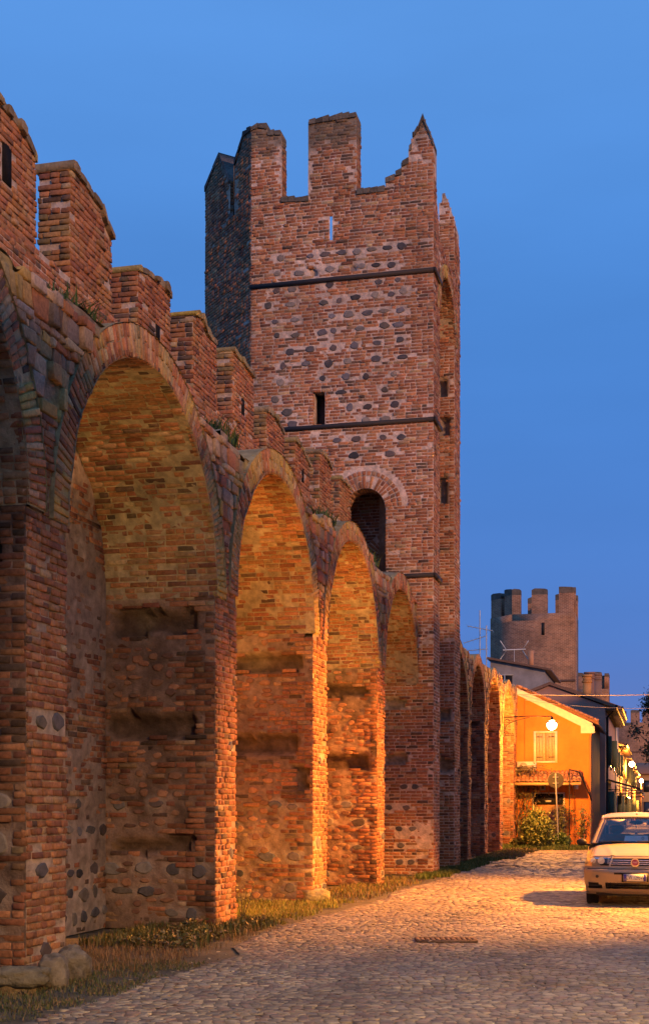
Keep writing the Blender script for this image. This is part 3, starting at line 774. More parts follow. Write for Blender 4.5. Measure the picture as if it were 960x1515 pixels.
for k in range(12):
    A0, A1 = math.pi * k / 12, math.pi * (k + 1) / 12
    core.prism([(sc_ + (sr_ + .1) * math.cos(A0), ssp_ + (sr_ + .1) * math.sin(A0)), (sc_ + (sr_ + .28) * math.cos(A0), ssp_ + (sr_ + .28) * math.sin(A0)), (sc_ + (sr_ + .28) * math.cos(A1), ssp_ + (sr_ + .28) * math.sin(A1)), (sc_ + (sr_ + .1) * math.cos(A1), ssp_ + (sr_ + .1) * math.sin(A1))], (WF + .05, .1), lambda a, b, k: tuple(W(a, k, b)), TB)
core.build('tower_core', [M_mortar], tower)
# iron bands
for z in (14.42, 10.86, 7.15):
    b = MB(); n = 2
    ws = np.linspace(DB + .02 if z > 8 else 1.0, WF - .05, n)
    for j in range(n - 1):
        dz = .025 * math.sin(j * 1.3) * .4
        core_box(b, U0 - .055, U0 - .004, ws[j + 1], ws[j], z - .055 + dz, z + .045 + dz, (.035, .028, .026))
    core_box(b, U0 - .055, 34.05, WF - .07, WF - .01, z - .055, z + .045, (.035, .028, .026))
    b.build('iron_band', [M_plain], tower)
finalize(tower, {TK: (None, None), HK: (None, None), SK: (None, None), RK: ('arch_ring', None), IK: ('inner_room', None), ('sring', 0): ('arch_ring', None), ('sring', 1): ('arch_ring', None)}, 300, MM)

# ------------------------------------------------------------------ ground and cobbled road
g = MB(); g.add([(-1500, -300, -.02), (1500, -300, -.02), (1500, 2500, -.02), (-1500, 2500, -.02)], [(0, 1, 2, 3)])
go = g.build('ground', [M_dirt]); go['kind'] = 'structure'
def wallx(y): return O0 + DX / DY * y
g = MB()
ys = np.concatenate([np.linspace(-12, 60, 90), np.linspace(65, 330, 20)])
L = [(wallx(y) + .82 + .45 * (float(fbm(y / 1.7, 0, 3)) - .5) + (.35 if y < 15 else 0) + max(0, min(1, (y - 50) / 4)) * 4.4, y) for y in ys]
Rr = [(wallx(y) + 16, y) for y in ys]
v = [(a, b, -.004) for a, b in L] + [(a, b, -.004) for a, b in Rr]; nn = len(ys)
g.add(v, [[i, nn + i, nn + i + 1, i + 1] for i in range(nn - 1)])
road = g.build('road', [M_joint]); road['kind'] = 'structure'
lx = np.array([a for a, b in L]); ly = np.array([b for a, b in L])
# setts
cob = []
y = 9.0; R = np.random.RandomState(5)
rows_ = []
while y < 56:
    p = .074 if y < 22 else (.12 if y < 36 else .18)
    w = .098 if y < 22 else (.15 if y < 36 else .25)
    x = -8.0
    n_ = int((.28 * y + 3 + 8) / w) + 2
    xs = -8 + np.cumsum(w * (.75 + .5 * R.rand(n_)))
    wv = .35 * (fbm(xs / 2.2, np.full(n_, y / 5), 11, 2) - .5) + .10 * np.sin(xs * 1.1 + y * .15)
    lo = np.interp(y, ly, lx) + .08 * R.rand(n_) - .04
    k = (xs > lo) & (xs < .28 * y + 2.5) & (R.rand(n_) > .006)
    d_ = np.diff(xs, append=xs[-1] + w)
    for a, b, c in zip(xs[k], d_[k], wv[k]): rows_.append((a, y + c, b, p))
    y += p
RW = np.array(rows_); n = len(RW)
cxs, cys, cw, cp = RW.T
cxs = cxs + cw / 2
m_ = 6
ang = (np.arange(m_) + .5) / m_ * 2 * math.pi
rx = cw[:, None] * .5 * (.95 + .16 * R.rand(n, m_)); ry = cp[:, None] * .5 * (.92 + .18 * R.rand(n, m_))
sq = 1 / np.maximum(np.abs(np.cos(ang)), np.abs(np.sin(ang))) ** .75
ox = np.cos(ang) * rx * sq; oy = np.sin(ang) * ry * sq
rot = (R.rand(n, 1) - .5) * .35
ox, oy = ox * np.cos(rot) - oy * np.sin(rot), ox * np.sin(rot) + oy * np.cos(rot)
hh = .003 + .007 * R.rand(n) + .07 * (fbm(cxs / 1.4, cys / 1.4, 61, 3) - .5)
hh = np.maximum(hh, .0)
tx = (R.rand(n, 1) - .5) * .13; ty = (R.rand(n, 1) - .5) * .13
def cring(q, z):
    return np.stack([cxs[:, None] + ox * q, cys[:, None] + oy * q, hh[:, None] + z + (ox * tx + oy * ty) * q], -1)
CV = np.concatenate([cring(.98, -.03), cring(.98, -.004), cring(.82, 0.0)], 1)      # n,18,3
CV[:, :m_, 2] = -.03
cq = np.array([[k * m_ + i, k * m_ + (i + 1) % m_, (k + 1) * m_ + (i + 1) % m_, (k + 1) * m_ + i] for k in range(2) for i in range(m_)])
ct = np.array([[2 * m_ + i for i in range(m_)]])
ccol = np.array([(.27, .24, .20), (.24, .22, .20), (.30, .26, .20), (.19, .165, .15), (.36, .32, .25), (.25, .19, .16)])[R.randint(0, 6, n)] * np.array((.96, .88, .76)) * (.72 + .5 * R.rand(n, 1))
ccol *= (.45 + 1.05 * (.6 * fbm(cxs / 1.8, cys / 1.8, 71, 3) + .4 * fbm(cxs / .35, cys / .5, 72, 2)))[:, None]
xr_ = cxs - wallx(cys)
ccol *= (1 - .16 * np.exp(-((xr_ - 3.0 - .2 * np.sin(cys / 4)) / .35) ** 2) - .16 * np.exp(-((xr_ - 4.5 - .2 * np.sin(cys / 4)) / .35) ** 2))[:, None]
Yv = cys; px = CX + F * cxs / Yv
size = cw * F / Yv * (cp * F / Yv * EYE / Yv) * ((px > 0) & (px < 960) & (F * EYE / Yv + HY < 1515))
thr = np.sort(size)[::-1][300]
big = size > thr
mb = MB(); s_ = ~big; nb = s_.sum(); Vf = CV[s_].reshape(-1, 3); off = (np.arange(nb)[:, None, None] * 18)
cc = np.repeat(ccol[s_], 18, 0)
mb.V.append(Vf); mb.Cc.append(cc); mb.n += len(Vf)
f4 = (off + cq[None]).reshape(-1, 4); f6 = (off + ct[None]).reshape(-1, m_)
mb.L += [f4.ravel(), f6.ravel()]; mb.S += [np.full(len(f4), 4), np.full(len(f6), m_)]; mb.M += [np.zeros(len(f4), int), np.zeros(len(f6), int)]
o = mb.build('cobbles', [M_cobble], road); o['kind'] = 'stuff'
for V_, c_ in zip(CV[big], ccol[big]):
    q = MB(); q.add(V_, cq, c_); q.L.append(ct.ravel()); q.S.append(np.array([m_])); q.M.append(np.array([0])); q.build('cobble', [M_cobble], road)
# drains
def drain(x, y, w, d, nb, label):
    t = thing('drain_grate', (x, y, .02), label, 'drain grate')
    b = MB()
    b.box((x - w / 2, y - d / 2, .0), (x + w / 2, y - d / 2 + .05, .034)); b.box((x - w / 2, y + d / 2 - .05, .0), (x + w / 2, y + d / 2, .034))
    b.box((x - w / 2, y - d / 2 + .05, .0), (x - w / 2 + .05, y + d / 2 - .05, .034)); b.box((x + w / 2 - .05, y - d / 2 + .05, .0), (x + w / 2, y + d / 2 - .05, .034))
    b.build('grate_frame', [M_rust], t)
    p = MB(); p.box((x - w / 2 + .04, y - d / 2 + .04, .001), (x + w / 2 - .04, y + d / 2 - .04, .006), (.01, .01, .01)); p.build('pit', [M_plain], t)
    for i in range(nb):
        xx = x - w / 2 + .05 + (w - .1) * (i + .5) / nb
        q = MB(); q.box((xx - .022, y - d / 2 + .04, .01), (xx + .022, y + d / 2 - .04, .031)); q.build('grate_bar', [M_rust], t)
drain(1.45, 16.1, .72, .42, 10, 'large slotted iron drain grate in the cobbles where the lit road meets the shadow')
drain(4.95, 36.5, .60, .45, 7, 'small dark drain grate in the far cobbles before the sign and bushes')

# ------------------------------------------------------------------ grass, weeds
def blades(mb, P, hmin, hmax, wd, cols, lean=.5, R=rs):
    n = len(P); h = hmin + (hmax - hmin) * R.rand(n); a = R.rand(n) * 6.283; l = R.rand(n) * lean
    dx = np.cos(a) * h * l; dy = np.sin(a) * h * l; b = a + 1.57 + (R.rand(n) - .5)
    wx = np.cos(b) * wd; wy = np.sin(b) * wd
    v = np.zeros((n, 5, 3))
    v[:, 0] = P + np.stack([wx, wy, 0 * wx], -1); v[:, 1] = P - np.stack([wx, wy, 0 * wx], -1)
    mid = P + np.stack([dx * .35, dy * .35, h * .55], -1)
    v[:, 2] = mid - np.stack([wx, wy, 0 * wx], -1) * .7; v[:, 3] = mid + np.stack([wx, wy, 0 * wx], -1) * .7
    v[:, 4] = P + np.stack([dx, dy, h * (1 - l * .3)], -1)
    o = (np.arange(n) * 5)[:, None]
    c = np.array(cols)[R.randint(0, len(cols), n)] * (.7 + .6 * R.rand(n, 1))
    c5 = np.repeat(c, 5, 0)
    k = mb.n
    mb.add(v.reshape(-1, 3), o + np.array([[0, 1, 2, 3]]), c5)
    mb.L.append((o + np.array([[3, 2, 4]]) + k).ravel()); mb.S.append(np.full(n, 3)); mb.M.append(np.zeros(n, int))
GREEN = [(.06, .10, .02), (.09, .12, .03), (.12, .13, .035), (.05, .08, .02)]
DRY = [(.20, .11, .05), (.16, .09, .05), (.26, .16, .08), (.11, .08, .04)]
YEL = [(.20, .19, .04), (.24, .20, .05), (.12, .14, .03)]
def strip(u0, u1, w0, w1, n, hmin, hmax, cols, wd=.006, clump=1.0, seed=0, lean=.6):
    R = np.random.RandomState(seed); m = n * 4
    u = u0 + (u1 - u0) * R.rand(m); w = w0 + (w1 - w0) * R.rand(m)
    d_ = fbm(u / .35, w / .35, seed + 3, 3)
    edge = np.clip((w1 - w0) * 0 + np.minimum((w - min(w0, w1)) / .5, 1), 0, 1)
    k = (d_ + .25 * edge > .48 + .25 * R.rand(m) * clump)
    P = W(u[k][:n], w[k][:n], np.zeros(k.sum())[:n])
    hm = (.4 + 1.1 * fbm(u[k][:n] / .4, w[k][:n] / .4, seed + 9, 2))
    mb = MB(); blades(mb, P, hmin, hmax, wd, cols, lean, R)
    return mb
veg = []
def gthing(name, mb, label, cat='grass'):
    o = mb.build(name, [M_grass]); o['label'] = label; o['category'] = cat; o['kind'] = 'stuff'; return o
gthing('grass', strip(10.0, 14.6, -1.15, -.1, 5000, .02, .045, [(.09, .10, .04), (.13, .11, .05), (.07, .09, .03), (.2, .13, .07)], .005, seed=1), 'low patchy grass beside the foundation boulders of the nearest pier')
gthing('dry_weeds', strip(13.6, 18.4, -.85, .9, 6500, .03, .11, DRY, .0035, seed=2), 'reddish dry weeds along the foot of the first full arch', 'weeds')
m1 = strip(15.8, 19.2, -.6, .9, 3500, .05, .16, [(.05, .07, .02), (.09, .09, .03), (.14, .10, .03)], .010, seed=3)
gthing('ground_ivy', m1, 'dark leafy weeds at the foot of the second pier', 'weeds')
m2 = strip(18.9, 23.6, -.65, 1.3, 9000, .03, .10, YEL + [(.22, .14, .05)], .008, seed=4)
gthing('grass', m2, 'bright yellowish grass filling the foot of the second full arch')
gthing('grass', strip(23.4, 31.5, -.75, .6, 3600, .03, .11, [(.16, .12, .04), (.10, .11, .03), (.2, .12, .05)], .008, seed=5), 'brownish thin grass before the third and fourth arches')
gthing('grass', strip(31.0, 43.0, -.95, -.2, 8000, .04, .14, GREEN, .010, seed=6), 'green grass along the foot of the tower')
gthing('grass', strip(43.0, 57.0, -1.3, -.05, 10000, .04, .14, GREEN + YEL + DRY, .013, seed=7), 'yellow green grass along the far arches')
mb = MB(); R = np.random.RandomState(31); nn = 16000
P = np.stack([6.0 + 5.3 * R.rand(nn), np.zeros(nn), np.zeros(nn)], -1); P[:, 1] = 53.2 - (P[:, 0] - 7) * .25 - 2.6 * R.rand(nn) ** 1.4
blades(mb, P, .05, .24, .013, GREEN + [(.10, .16, .03)], .6, R)
gthing('grass', mb, 'fresh green verge of grass in front of the orange house')
# leafy weeds and fallen leaves
R = np.random.RandomState(61); n = 2600
u_ = 15.4 + 3.4 * R.rand(n); w_ = -.55 + .9 * R.rand(n); k_ = fbm(u_ / .3, w_ / .3, 5, 3) > .5
P = W(u_[k_], w_[k_], .02 + .17 * R.rand(k_.sum()) * fbm(u_[k_] / .5, w_[k_] / .5, 8, 2) * 1.5)
lf = MB(); leaves_later = (lf, P)
# ferns on top of the wall
for (u, z, lab) in ((14.15, 6.6, 'fern tuft growing on the wall top left of the first full arch ring'), (19.0, 6.65, 'green fern tuft on the wall top between the second and third merlons from the tower'), (24.9, 6.7, 'small green tuft in the dip between the arch rings under the tower doorway'), (28.6, 6.65, 'bushy green tuft on the wall top against the foot of the tower')):
    mb = MB(); R = np.random.RandomState(int(u * 10)); n = 420
    uu = u + (R.rand(n) - .5) * 1.0; w_ = .1 + .5 * R.rand(n)
    blades(mb, W(uu, w_, np.full(n, z)), .10, .34, .012, [(.05, .10, .03), (.04, .08, .02), (.10, .12, .03)], 1.1, R)
    o = mb.build('fern_tuft', [M_grass]); o['label'] = lab; o['category'] = 'plant'
def twig(mb, p, q, r, depth, R, lv):
    mb.tube([p, q], [r, r * .6], 4, (.12, .09, .05), 0, caps=False)
    if depth == 0: return
    for _ in range(lv):
        d_ = (Vector(q) - Vector(p)); L_ = d_.length * (.55 + .3 * R.rand())
        nd = (d_.normalized() + Vector((R.rand() - .5, R.rand() - .5, R.rand() - .35)) * 1.2).normalized() * L_
        t_ = .5 + .5 * R.rand(); s0 = Vector(p) + d_ * t_
        twig(mb, tuple(s0), tuple(s0 + nd), r * .6, depth - 1, R, lv)
def leaves(mb, P, N, sz, cols, R):
    n = len(P); a = R.normal(size=(n, 3)); a /= np.linalg.norm(a, axis=1)[:, None]
    b = np.cross(a, R.normal(size=(n, 3))); b /= np.linalg.norm(b, axis=1)[:, None] + 1e-6
    s = sz * (.6 + .8 * R.rand(n, 1))
    mid1 = P + b * s * .45 + a * s * .1
    v = np.stack([P - a * s, P + b * s * .42, P + a * s, P - b * s * .42], 1)
    c = np.array(cols)[R.randint(0, len(cols), n)] * (.65 + .7 * R.rand(n, 1))
    mb.add(v.reshape(-1, 3), (np.arange(n) * 4)[:, None] + np.array([[0, 1, 2, 3]]), np.repeat(c, 4, 0))
leaves(leaves_later[0], leaves_later[1], None, .028, [(.06, .07, .025), (.10, .09, .03), (.14, .09, .04)], R)
o = leaves_later[0].build('leafy_weeds', [M_leaf]); o['kind'] = 'stuff'; o['label'] = 'dark leafy ground weeds at the foot of the second pier'; o['category'] = 'weeds'
R = np.random.RandomState(62); n = 620; yy = 9.8 + 26 * R.rand(n) ** 1.3; xx = wallx(yy) + 1.0 + np.abs(R.normal(size=n)) * 1.0 + (R.rand(n) < .25) * 6 * R.rand(n)
mb = MB(); a_ = R.rand(n) * 6.28; s_ = .018 + .022 * R.rand(n); z_ = .034 + .01 * R.rand(n)
v = np.stack([np.stack([xx + s_ * k1 * np.cos(a_) - s_ * k2 * np.sin(a_), yy + s_ * k1 * np.sin(a_) + s_ * k2 * np.cos(a_), z_ + (R.rand(n) - .5) * .018], -1) for k1, k2 in ((-1, 0), (0, .5), (1, 0), (0, -.5))], 1)
mb.add(v.reshape(-1, 3), (np.arange(n) * 4)[:, None] + np.array([[0, 1, 2, 3]]), np.repeat(np.array([(.34, .22, .08), (.20, .11, .05), (.42, .34, .18)])[R.randint(0, 3, n)], 4, 0))
o = mb.build('fallen_leaves', [M_leaf]); o['kind'] = 'stuff'; o['label'] = 'small dry leaves scattered over the cobbles beside the verge'; o['category'] = 'leaves'
def shrub(name, c, rad, n, sz, cols, label, seed, cat='bush', squash=1):
    R = np.random.RandomState(seed); t = thing(name, (c[0], c[1], 0), label, cat)
    st = MB()
    cl = []
    for k in range(26):
        d_ = R.normal(size=3); d_ /= np.linalg.norm(d_); d_[2] = abs(d_[2]) * 1.0 - .1
        q = np.array((c[0] + d_[0] * rad[0] * .8 * R.rand() ** .5, c[1] + d_[1] * rad[1] * .8, max(.12, rad[2] * .9 * (d_[2] * .8 + .15) + .1)))
        cl.append(q); st.tube([(c[0] + (R.rand() - .5) * .15, c[1], 0), tuple((q + np.array((c[0], c[1], 0))) / 2 + R.normal(size=3) * .04), tuple(q)], [.018, .012, .005], 5, (.1, .08, .05))
    st.build('stems', [M_bark], t)
    cl = np.array(cl); i = R.randint(0, len(cl), n)
    P = cl[i] + R.normal(size=(n, 3)) * np.array(rad) * .17
    P = P[P[:, 2] > .02]
    lf = MB(); leaves(lf, P, None, sz, cols, R); o = lf.build('foliage', [M_leaf], t); o['kind'] = 'stuff'
    return t
shrub('bush', (8.15, 51.4), (.74, .6, 1.35), 7500, .06, [(.16, .19, .035), (.20, .21, .05), (.08, .12, .025)], 'rounded leafy green bush growing left of the round sign', 41)
shrub('bush', (9.15, 51.9), (.40, .4, .55), 2200, .05, [(.07, .12, .03), (.05, .09, .02), (.11, .16, .04)], 'low dark green bush right behind the sign pole', 42)
shrub('bush', (7.35, 51.9), (.30, .3, .30), 900, .05, [(.10, .12, .03), (.16, .14, .04)], 'small sparse low bush at the corner of the last wall pier', 43)
def spindly(x, y, h, seed, label):
    R = np.random.RandomState(seed); t = thing('tall_plant', (x, y, 0), label, 'plant'); st = MB(); P = []
    for k in range(9):
        a = R.rand() * 6.28; e = (x + math.cos(a) * .45 * R.rand(), y + math.sin(a) * .3, h * (.6 + .4 * R.rand()))
        st.tube([(x, y, 0), ((x + e[0]) / 2 + .05 * R.normal(), (y + e[1]) / 2, e[2] * .5), e], [.012, .008, .003], 4, (.12, .10, .05))
        for j in range(80):
            q = .3 + .7 * R.rand(); P.append((x + (e[0] - x) * q + R.normal() * .07, y + (e[1] - y) * q + R.normal() * .07, e[2] * q + R.normal() * .05))
    st.build('stems', [M_bark], t); lf = MB(); leaves(lf, np.array(P), None, .045, [(.12, .13, .04), (.18, .15, .06), (.09, .11, .03)], R)
    o = lf.build('foliage', [M_leaf], t); o['kind'] = 'stuff'
spindly(9.25, 52.7, 2.3, 51, 'tall spindly plant with reddish leaves beside the sign pole')
spindly(10.0, 52.5, 1.9, 52, 'straggly plant against the orange wall at the right of the house front')
# flowering weed stem lit at the foot of the second full arch
t = thing('weed_stem', tuple(W(19.6, .2, 0)), 'thin branching weed standing out of the yellow grass', 'weed'); st = MB(); R = np.random.RandomState(8)
b0 = W(19.6, .1, 0); P = []
for k in range(4):
    e = b0 + np.array(((k - 1.5) * .11, 0, .42 + .1 * R.rand())); st.tube([tuple(b0), tuple((b0 + e) / 2 + np.array((.02, 0, .02))), tuple(e)], [.008, .006, .004], 4, (.3, .22, .08))
    for j in range(16): P.append(b0 + (e - b0) * (.5 + .5 * R.rand()) + R.normal(size=3) * .02)
st.build('stem', [M_bark], t); lf = MB(); leaves(lf, np.array(P), None, .022, [(.35, .28, .08)], R); lf.build('leaf_cluster', [M_leaf], t)

# ------------------------------------------------------------------ boulders
def boulder(c, r, sc, seed, label, group=None, col=(.24, .20, .15)):
    mb = MB(); R = np.random.RandomState(seed); seg, rings = 28, 18; V = []
    for i in range(rings + 1):
        a = math.pi * i / rings
        for k in range(seg):
            b = 2 * math.pi * k / seg; kk = 0 if i in (0, rings) else k
            d_ = np.array((math.sin(a) * math.cos(b), math.sin(a) * math.sin(b), math.cos(a)))
            e = np.abs(d_) ** 3; j = 1 / (np.sum(e)) ** (1 / 3) * .9
            j *= 1 + .22 * (float(fbm(d_[0] * 2.2 + seed, d_[1] * 2.2 + d_[2] * 3, seed)) - .5) * 2.2
            j *= 1 - .10 * round(2.2 * float(fbm(d_[0] * 1.1 + seed * 3, d_[1] * 1.1 + d_[2] * 1.4, seed + 4, 2))) + .05 * (float(fbm(d_[0] * 7, d_[1] * 7 + d_[2] * 9, seed + 8, 3)) - .5)
            if i in (0, rings): j = .85
            V.append((c[0] + r * sc[0] * j * d_[0], c[1] + r * sc[1] * j * d_[1], c[2] + r * sc[2] * j * d_[2]))
    f = [[i * seg + k, (i + 1) * seg + k, (i + 1) * seg + (k + 1) % seg, i * seg + (k + 1) % seg] for i in range(rings) for k in range(seg)]
    mb.add(V, f, col); o = mb.build('boulder', [M_boulder], smooth=True); o['label'] = label; o['category'] = 'boulder'
    if group: o['group'] = group
    return o
def bx(x, y_, Z): return ((x - CX) / F * Z, Z, EYE + (HY - y_) / F * Z)
def gz(x, Z): return (x - CX) / F * Z
boulder((gz(108, 12.6), 12.6, .13), .21, (.95, .9, 1.0), 3, 'rounded grey boulder at the right foot of the nearest pier', 'foundation boulders')
boulder((gz(80, 12.1), 12.1, .11), .19, (.9, 1, 1.05), 4, 'middle boulder wedged between the round one and the flat slab', 'foundation boulders')
boulder((gz(30, 11.75), 11.75, .12), .27, (1.1, .8, .42), 5, 'long flat boulder under the brickwork at the lower left corner', 'foundation boulders', (.22, .19, .13))
boulder((gz(28, 11.7), 11.75, .02), .2, (1.1, .8, .5), 6, 'small brown boulder half buried below the flat slab', 'foundation boulders', (.24, .17, .09))
boulder(tuple(W(23.3, -.02, .12)), .3, (.95, .75, .5), 7, 'brightly lit broad boulder at the foot of the third pier', 'foundation boulders', (.32, .25, .16))


# ------------------------------------------------------------------ orange house at the end of the arcade
HU, HWID = 56.25, 2.98
ORANGE = (.60, .195, .034)
M_orange = mat('orange_plaster', ORANGE, rough=.85, var=.24, vs=1.1, bump=.25, bs=60, detail=10)
M_grey = mat('grey_render', (.27, .25, .24), rough=.9, var=.25, vs=1.5, bump=.3, bs=40)
M_cream = mat('cream_plaster', (.50, .40, .26), rough=.85, var=.15, vs=1.5, bump=.2)
M_ochre = mat('ochre_plaster', (.42, .26, .12), rough=.85, var=.15, vs=1.2, bump=.2)
M_rose = mat('rose_plaster', (.40, .22, .16), rough=.85, var=.15, vs=1.2, bump=.2)
M_shade = mat('dark_glass', (.02, .02, .022), rough=.15, var=0, spec=.5)
hp = lambda w, z, k: tuple(W(HU - k, w, z))          # k = distance in front of the facade
def hbox(mb, w0, w1, z0, z1, k0, k1, col=(.5, .5, .5), mat=0):
    mb.box((w0, z0, k0), (w1, z1, k1), col, mat, fn=hp)
ZL, ZR = 6.42, 5.0
house = thing('orange_house', tuple(W(HU, -1.5, 0)), 'small orange plastered house with sloping roof and closed pale shutters, ending the arcade', 'house')
mb = MB(); mb.prism([(0.02, 0), (-HWID, 0), (-HWID, ZR), (0.02, ZL)], (-7.6, 0), hp); mb.build('wall', [M_orange], house)
mb = MB(); mb.prism([(.02, ZL + .02), (-HWID - .28, ZR - .10), (-HWID - .28, ZR + .03), (.02, ZL + .15)], (-7.6, .10), hp, (.20, .10, .06)); roof = mb.build('roof', [M_tile], house)
mb = MB(); mb.prism([(-.02, ZL - .24), (-HWID - .04, ZR - .37), (-HWID - .04, ZR - .02), (-.02, ZL + .03)], (.012, .13), hp, (.70, .62, .45))
mb.prism([(-HWID + .42, ZR - .42), (-HWID - .12, ZR - .42), (-HWID - .12, ZR - .15), (-HWID + .42, ZR + .04)], (.135, .17), hp, (.70, .62, .45)); mb.build('barge_board', [M_plain], house)
tb = MB()
def half_tile(mb, p0, p1, side, r0, r1, col, up=None):
    """curved clay tile from p0 to p1; side is the unit vector across"""
    p0 = Vector(p0); p1 = Vector(p1); sd = Vector(side); ax = (p1 - p0).normalized(); n_ = sd.cross(ax)
    if n_.z < 0: n_ = -n_
    V = []; m = 6
    for p, r in ((p0, r0), (p1, r1)):
        for rr in (r, r - .014):
            for k in range(m + 1):
                a = math.pi * k / m; V.append(tuple(p + sd * math.cos(a) * rr + n_ * math.sin(a) * rr))
    f = []; q = m + 1
    for k in range(m):
        f += [[k, k + 1, 2 * q + k + 1, 2 * q + k], [q + k + 1, q + k, 3 * q + k, 3 * q + k + 1], [k + 1, k, q + k, q + k + 1], [2 * q + k, 2 * q + k + 1, 3 * q + k + 1, 3 * q + k]]
    mb.add(V, f, col)
nrm = Vector(W(0, -1, 0)) - Vector(W(0, 0, 0))
for i in range(17):                                          # verge tiles seen from below the roof edge
    a = i / 17; b = (i + 1.15) / 17
    p0 = hp(-a * (HWID + .25), ZL + .13 - a * 1.48, .10); p1 = hp(-b * (HWID + .25), ZL + .12 - b * 1.48, .10)
    q = MB(); half_tile(q, p1, p0, Vector(hp(0, 0, 1)) - Vector(hp(0, 0, 0)), .085, .075, np.array((.34, .17, .09)) * (.7 + .6 * rs.rand())); q.build('roof_tile', [M_tile], roof)
# window with closed shutters
wx0, wx1, wz0, wz1 = -1.58, -.72, 3.46, 4.64
fr = MB()
hbox(fr, wx0 - .04, wx0 + .05, wz0 - .05, wz1 + .05, .004, .05, (.72, .66, .50)); hbox(fr, wx1 - .05, wx1 + .04, wz0 - .05, wz1 + .05, .004, .05, (.72, .66, .50))
hbox(fr, wx0 + .05, wx1 - .05, wz1 - .02, wz1 + .05, .004, .048, (.72, .66, .50)); hbox(fr, wx0 + .05, wx1 - .05, wz0 - .05, wz0 + .02, .004, .06, (.72, .66, .50))
win = fr.build('window', [M_plain], house)
for s_ in (0, 1):
    a0 = wx0 + .055 + s_ * .385; 
    for k in range(3):
        q = MB(); hbox(q, a0 + k * .122, a0 + k * .122 + .117, wz0 + .03, wz1 - .03, .006, .028 + .003 * (k % 2), np.array((.44, .35, .20)) * (.85 + .3 * rs.rand())); q.build('shutter_plank', [M_wood], win)
    for zz in (wz0 + .18, wz1 - .18):
        q = MB(); hbox(q, a0 + .01 + .1 * s_, a0 + .25 + .1 * s_, zz - .015, zz + .015, .032, .04, (.03, .025, .02)); q.build('strap_hinge', [M_plain], win)
# door, fittings
dr = MB()
hbox(dr, -1.92, -1.86, 0, 2.22, .004, .07, (.62, .55, .42)); hbox(dr, -.68, -.62, 0, 2.22, .004, .07, (.62, .55, .42)); hbox(dr, -1.86, -.68, 2.16, 2.22, .004, .068, (.62, .55, .42))
door = dr.build('door_frame', [M_plain], house)
q = MB(); hbox(q, -1.86, -.68, 1.72, 2.16, .006, .02, (.03, .045, .03)); q.build('transom', [M_shade], door)
q = MB(); hbox(q, -1.86, -.68, .05, 1.70, .006, .03, (.33, .20, .09)); q.build('door_panel', [M_wood], door)
q = MB(); hbox(q, -1.38, -1.16, 1.83, 1.90, .025, .05, (.6, .6, .55)); q.build('number_plate', [M_plain], door)
q = MB(); hbox(q, -1.15, -.93, 2.30, 2.52, .004, .08, (.55, .45, .3)); hbox(q, -1.09, -.99, 2.36, 2.46, .081, .09, (.2, .1, .05)); q.build('wall_fitting', [M_plain], house)
q = MB(); hbox(q, -2.45, -2.28, 2.34, 2.52, .004, .10, (.7, .66, .55)); q.build('meter_box', [M_plain], house)
q = MB(); q.tube([hp(-.32, 3.45, .03), hp(-.32, ZL - .4, .03)], .012, 6, (.3, .12, .04)); q.build('cable', [M_plain], house)
q = MB(); q.tube([hp(-HWID + .05, .0, .06), hp(-HWID + .05, ZR - .5, .06)], .04, 8, (.35, .16, .06)); q.build('downpipe', [M_plain], house)
# lean-to roof with clay tiles
lt = MB(); LZ0, LZ1, LK = 2.62, 3.05, 1.05
lt.prism([(0.0, LZ1 - .06), (LK, LZ0 - .06), (LK, LZ0), (0.0, LZ1)], (.25, -2.62), lambda k, z, w: hp(w, z, k), (.25, .13, .07))
lt.box((-2.62, LZ0 - .13, LK + .003), (.25, LZ0 - .02, LK + .03), (.50, .32, .16), 0, fn=hp)
lean = lt.build('porch_roof', [M_wood], house)
sidev = (Vector(hp(-1, 0, 0)) - Vector(hp(0, 0, 0))).normalized()
for i in range(17):
    w_ = .18 - i * .168
    for j in range(4):
        k0 = .02 + j * .27; k1 = k0 + .32
        z0_ = LZ1 - (LZ1 - LZ0) * k0 / LK + .012; z1_ = LZ1 - (LZ1 - LZ0) * k1 / LK + .024
        q = MB(); half_tile(q, hp(w_, z0_, k0), hp(w_ + .01 * rs.randn(), z1_, k1), sidev, .062, .080, np.array((.40, .20, .10)) * (.6 + .7 * rs.rand())); q.build('roof_tile', [M_tile], lean)
q = MB()
for w_ in (-2.3, -1.3, -.3, .1):
    q.tube([hp(w_, 2.1, .02), hp(w_, 2.54, .85)], .025, 6, (.25, .13, .06))
q.build('porch_bracket', [M_wood], house)
# air conditioner
ac = thing('air_conditioner', hp(-.42, 3.08, .2), 'white air conditioner box on the porch roof under the shuttered window', 'air conditioner')
q = MB(); hbox(q, -.80, -.05, 3.10, 3.44, .04, .34, (.62, .58, .50)); hbox(q, -.82, -.03, 3.44, 3.455, .03, .35, (.66, .62, .54)); q.build('casing', [M_plain], ac)
q = MB(); q.disc(hp(-.30, 3.27, .345), Vector(hp(0, 0, 1)) - Vector(hp(0, 0, 0)), .145, .02, 20, (.30, .27, .22)); q.disc(hp(-.30, 3.27, .362), Vector(hp(0, 0, 1)) - Vector(hp(0, 0, 0)), .04, .02, 12, (.6, .56, .5)); q.build('fan', [M_plain], ac)
q = MB()
for rr in (.06, .09, .12, .15):
    q.tube([hp(-.30 + rr * math.cos(a), 3.27 + rr * math.sin(a), .37) for a in np.linspace(0, 6.283, 19)], .004, 4, (.5, .46, .4), caps=False)
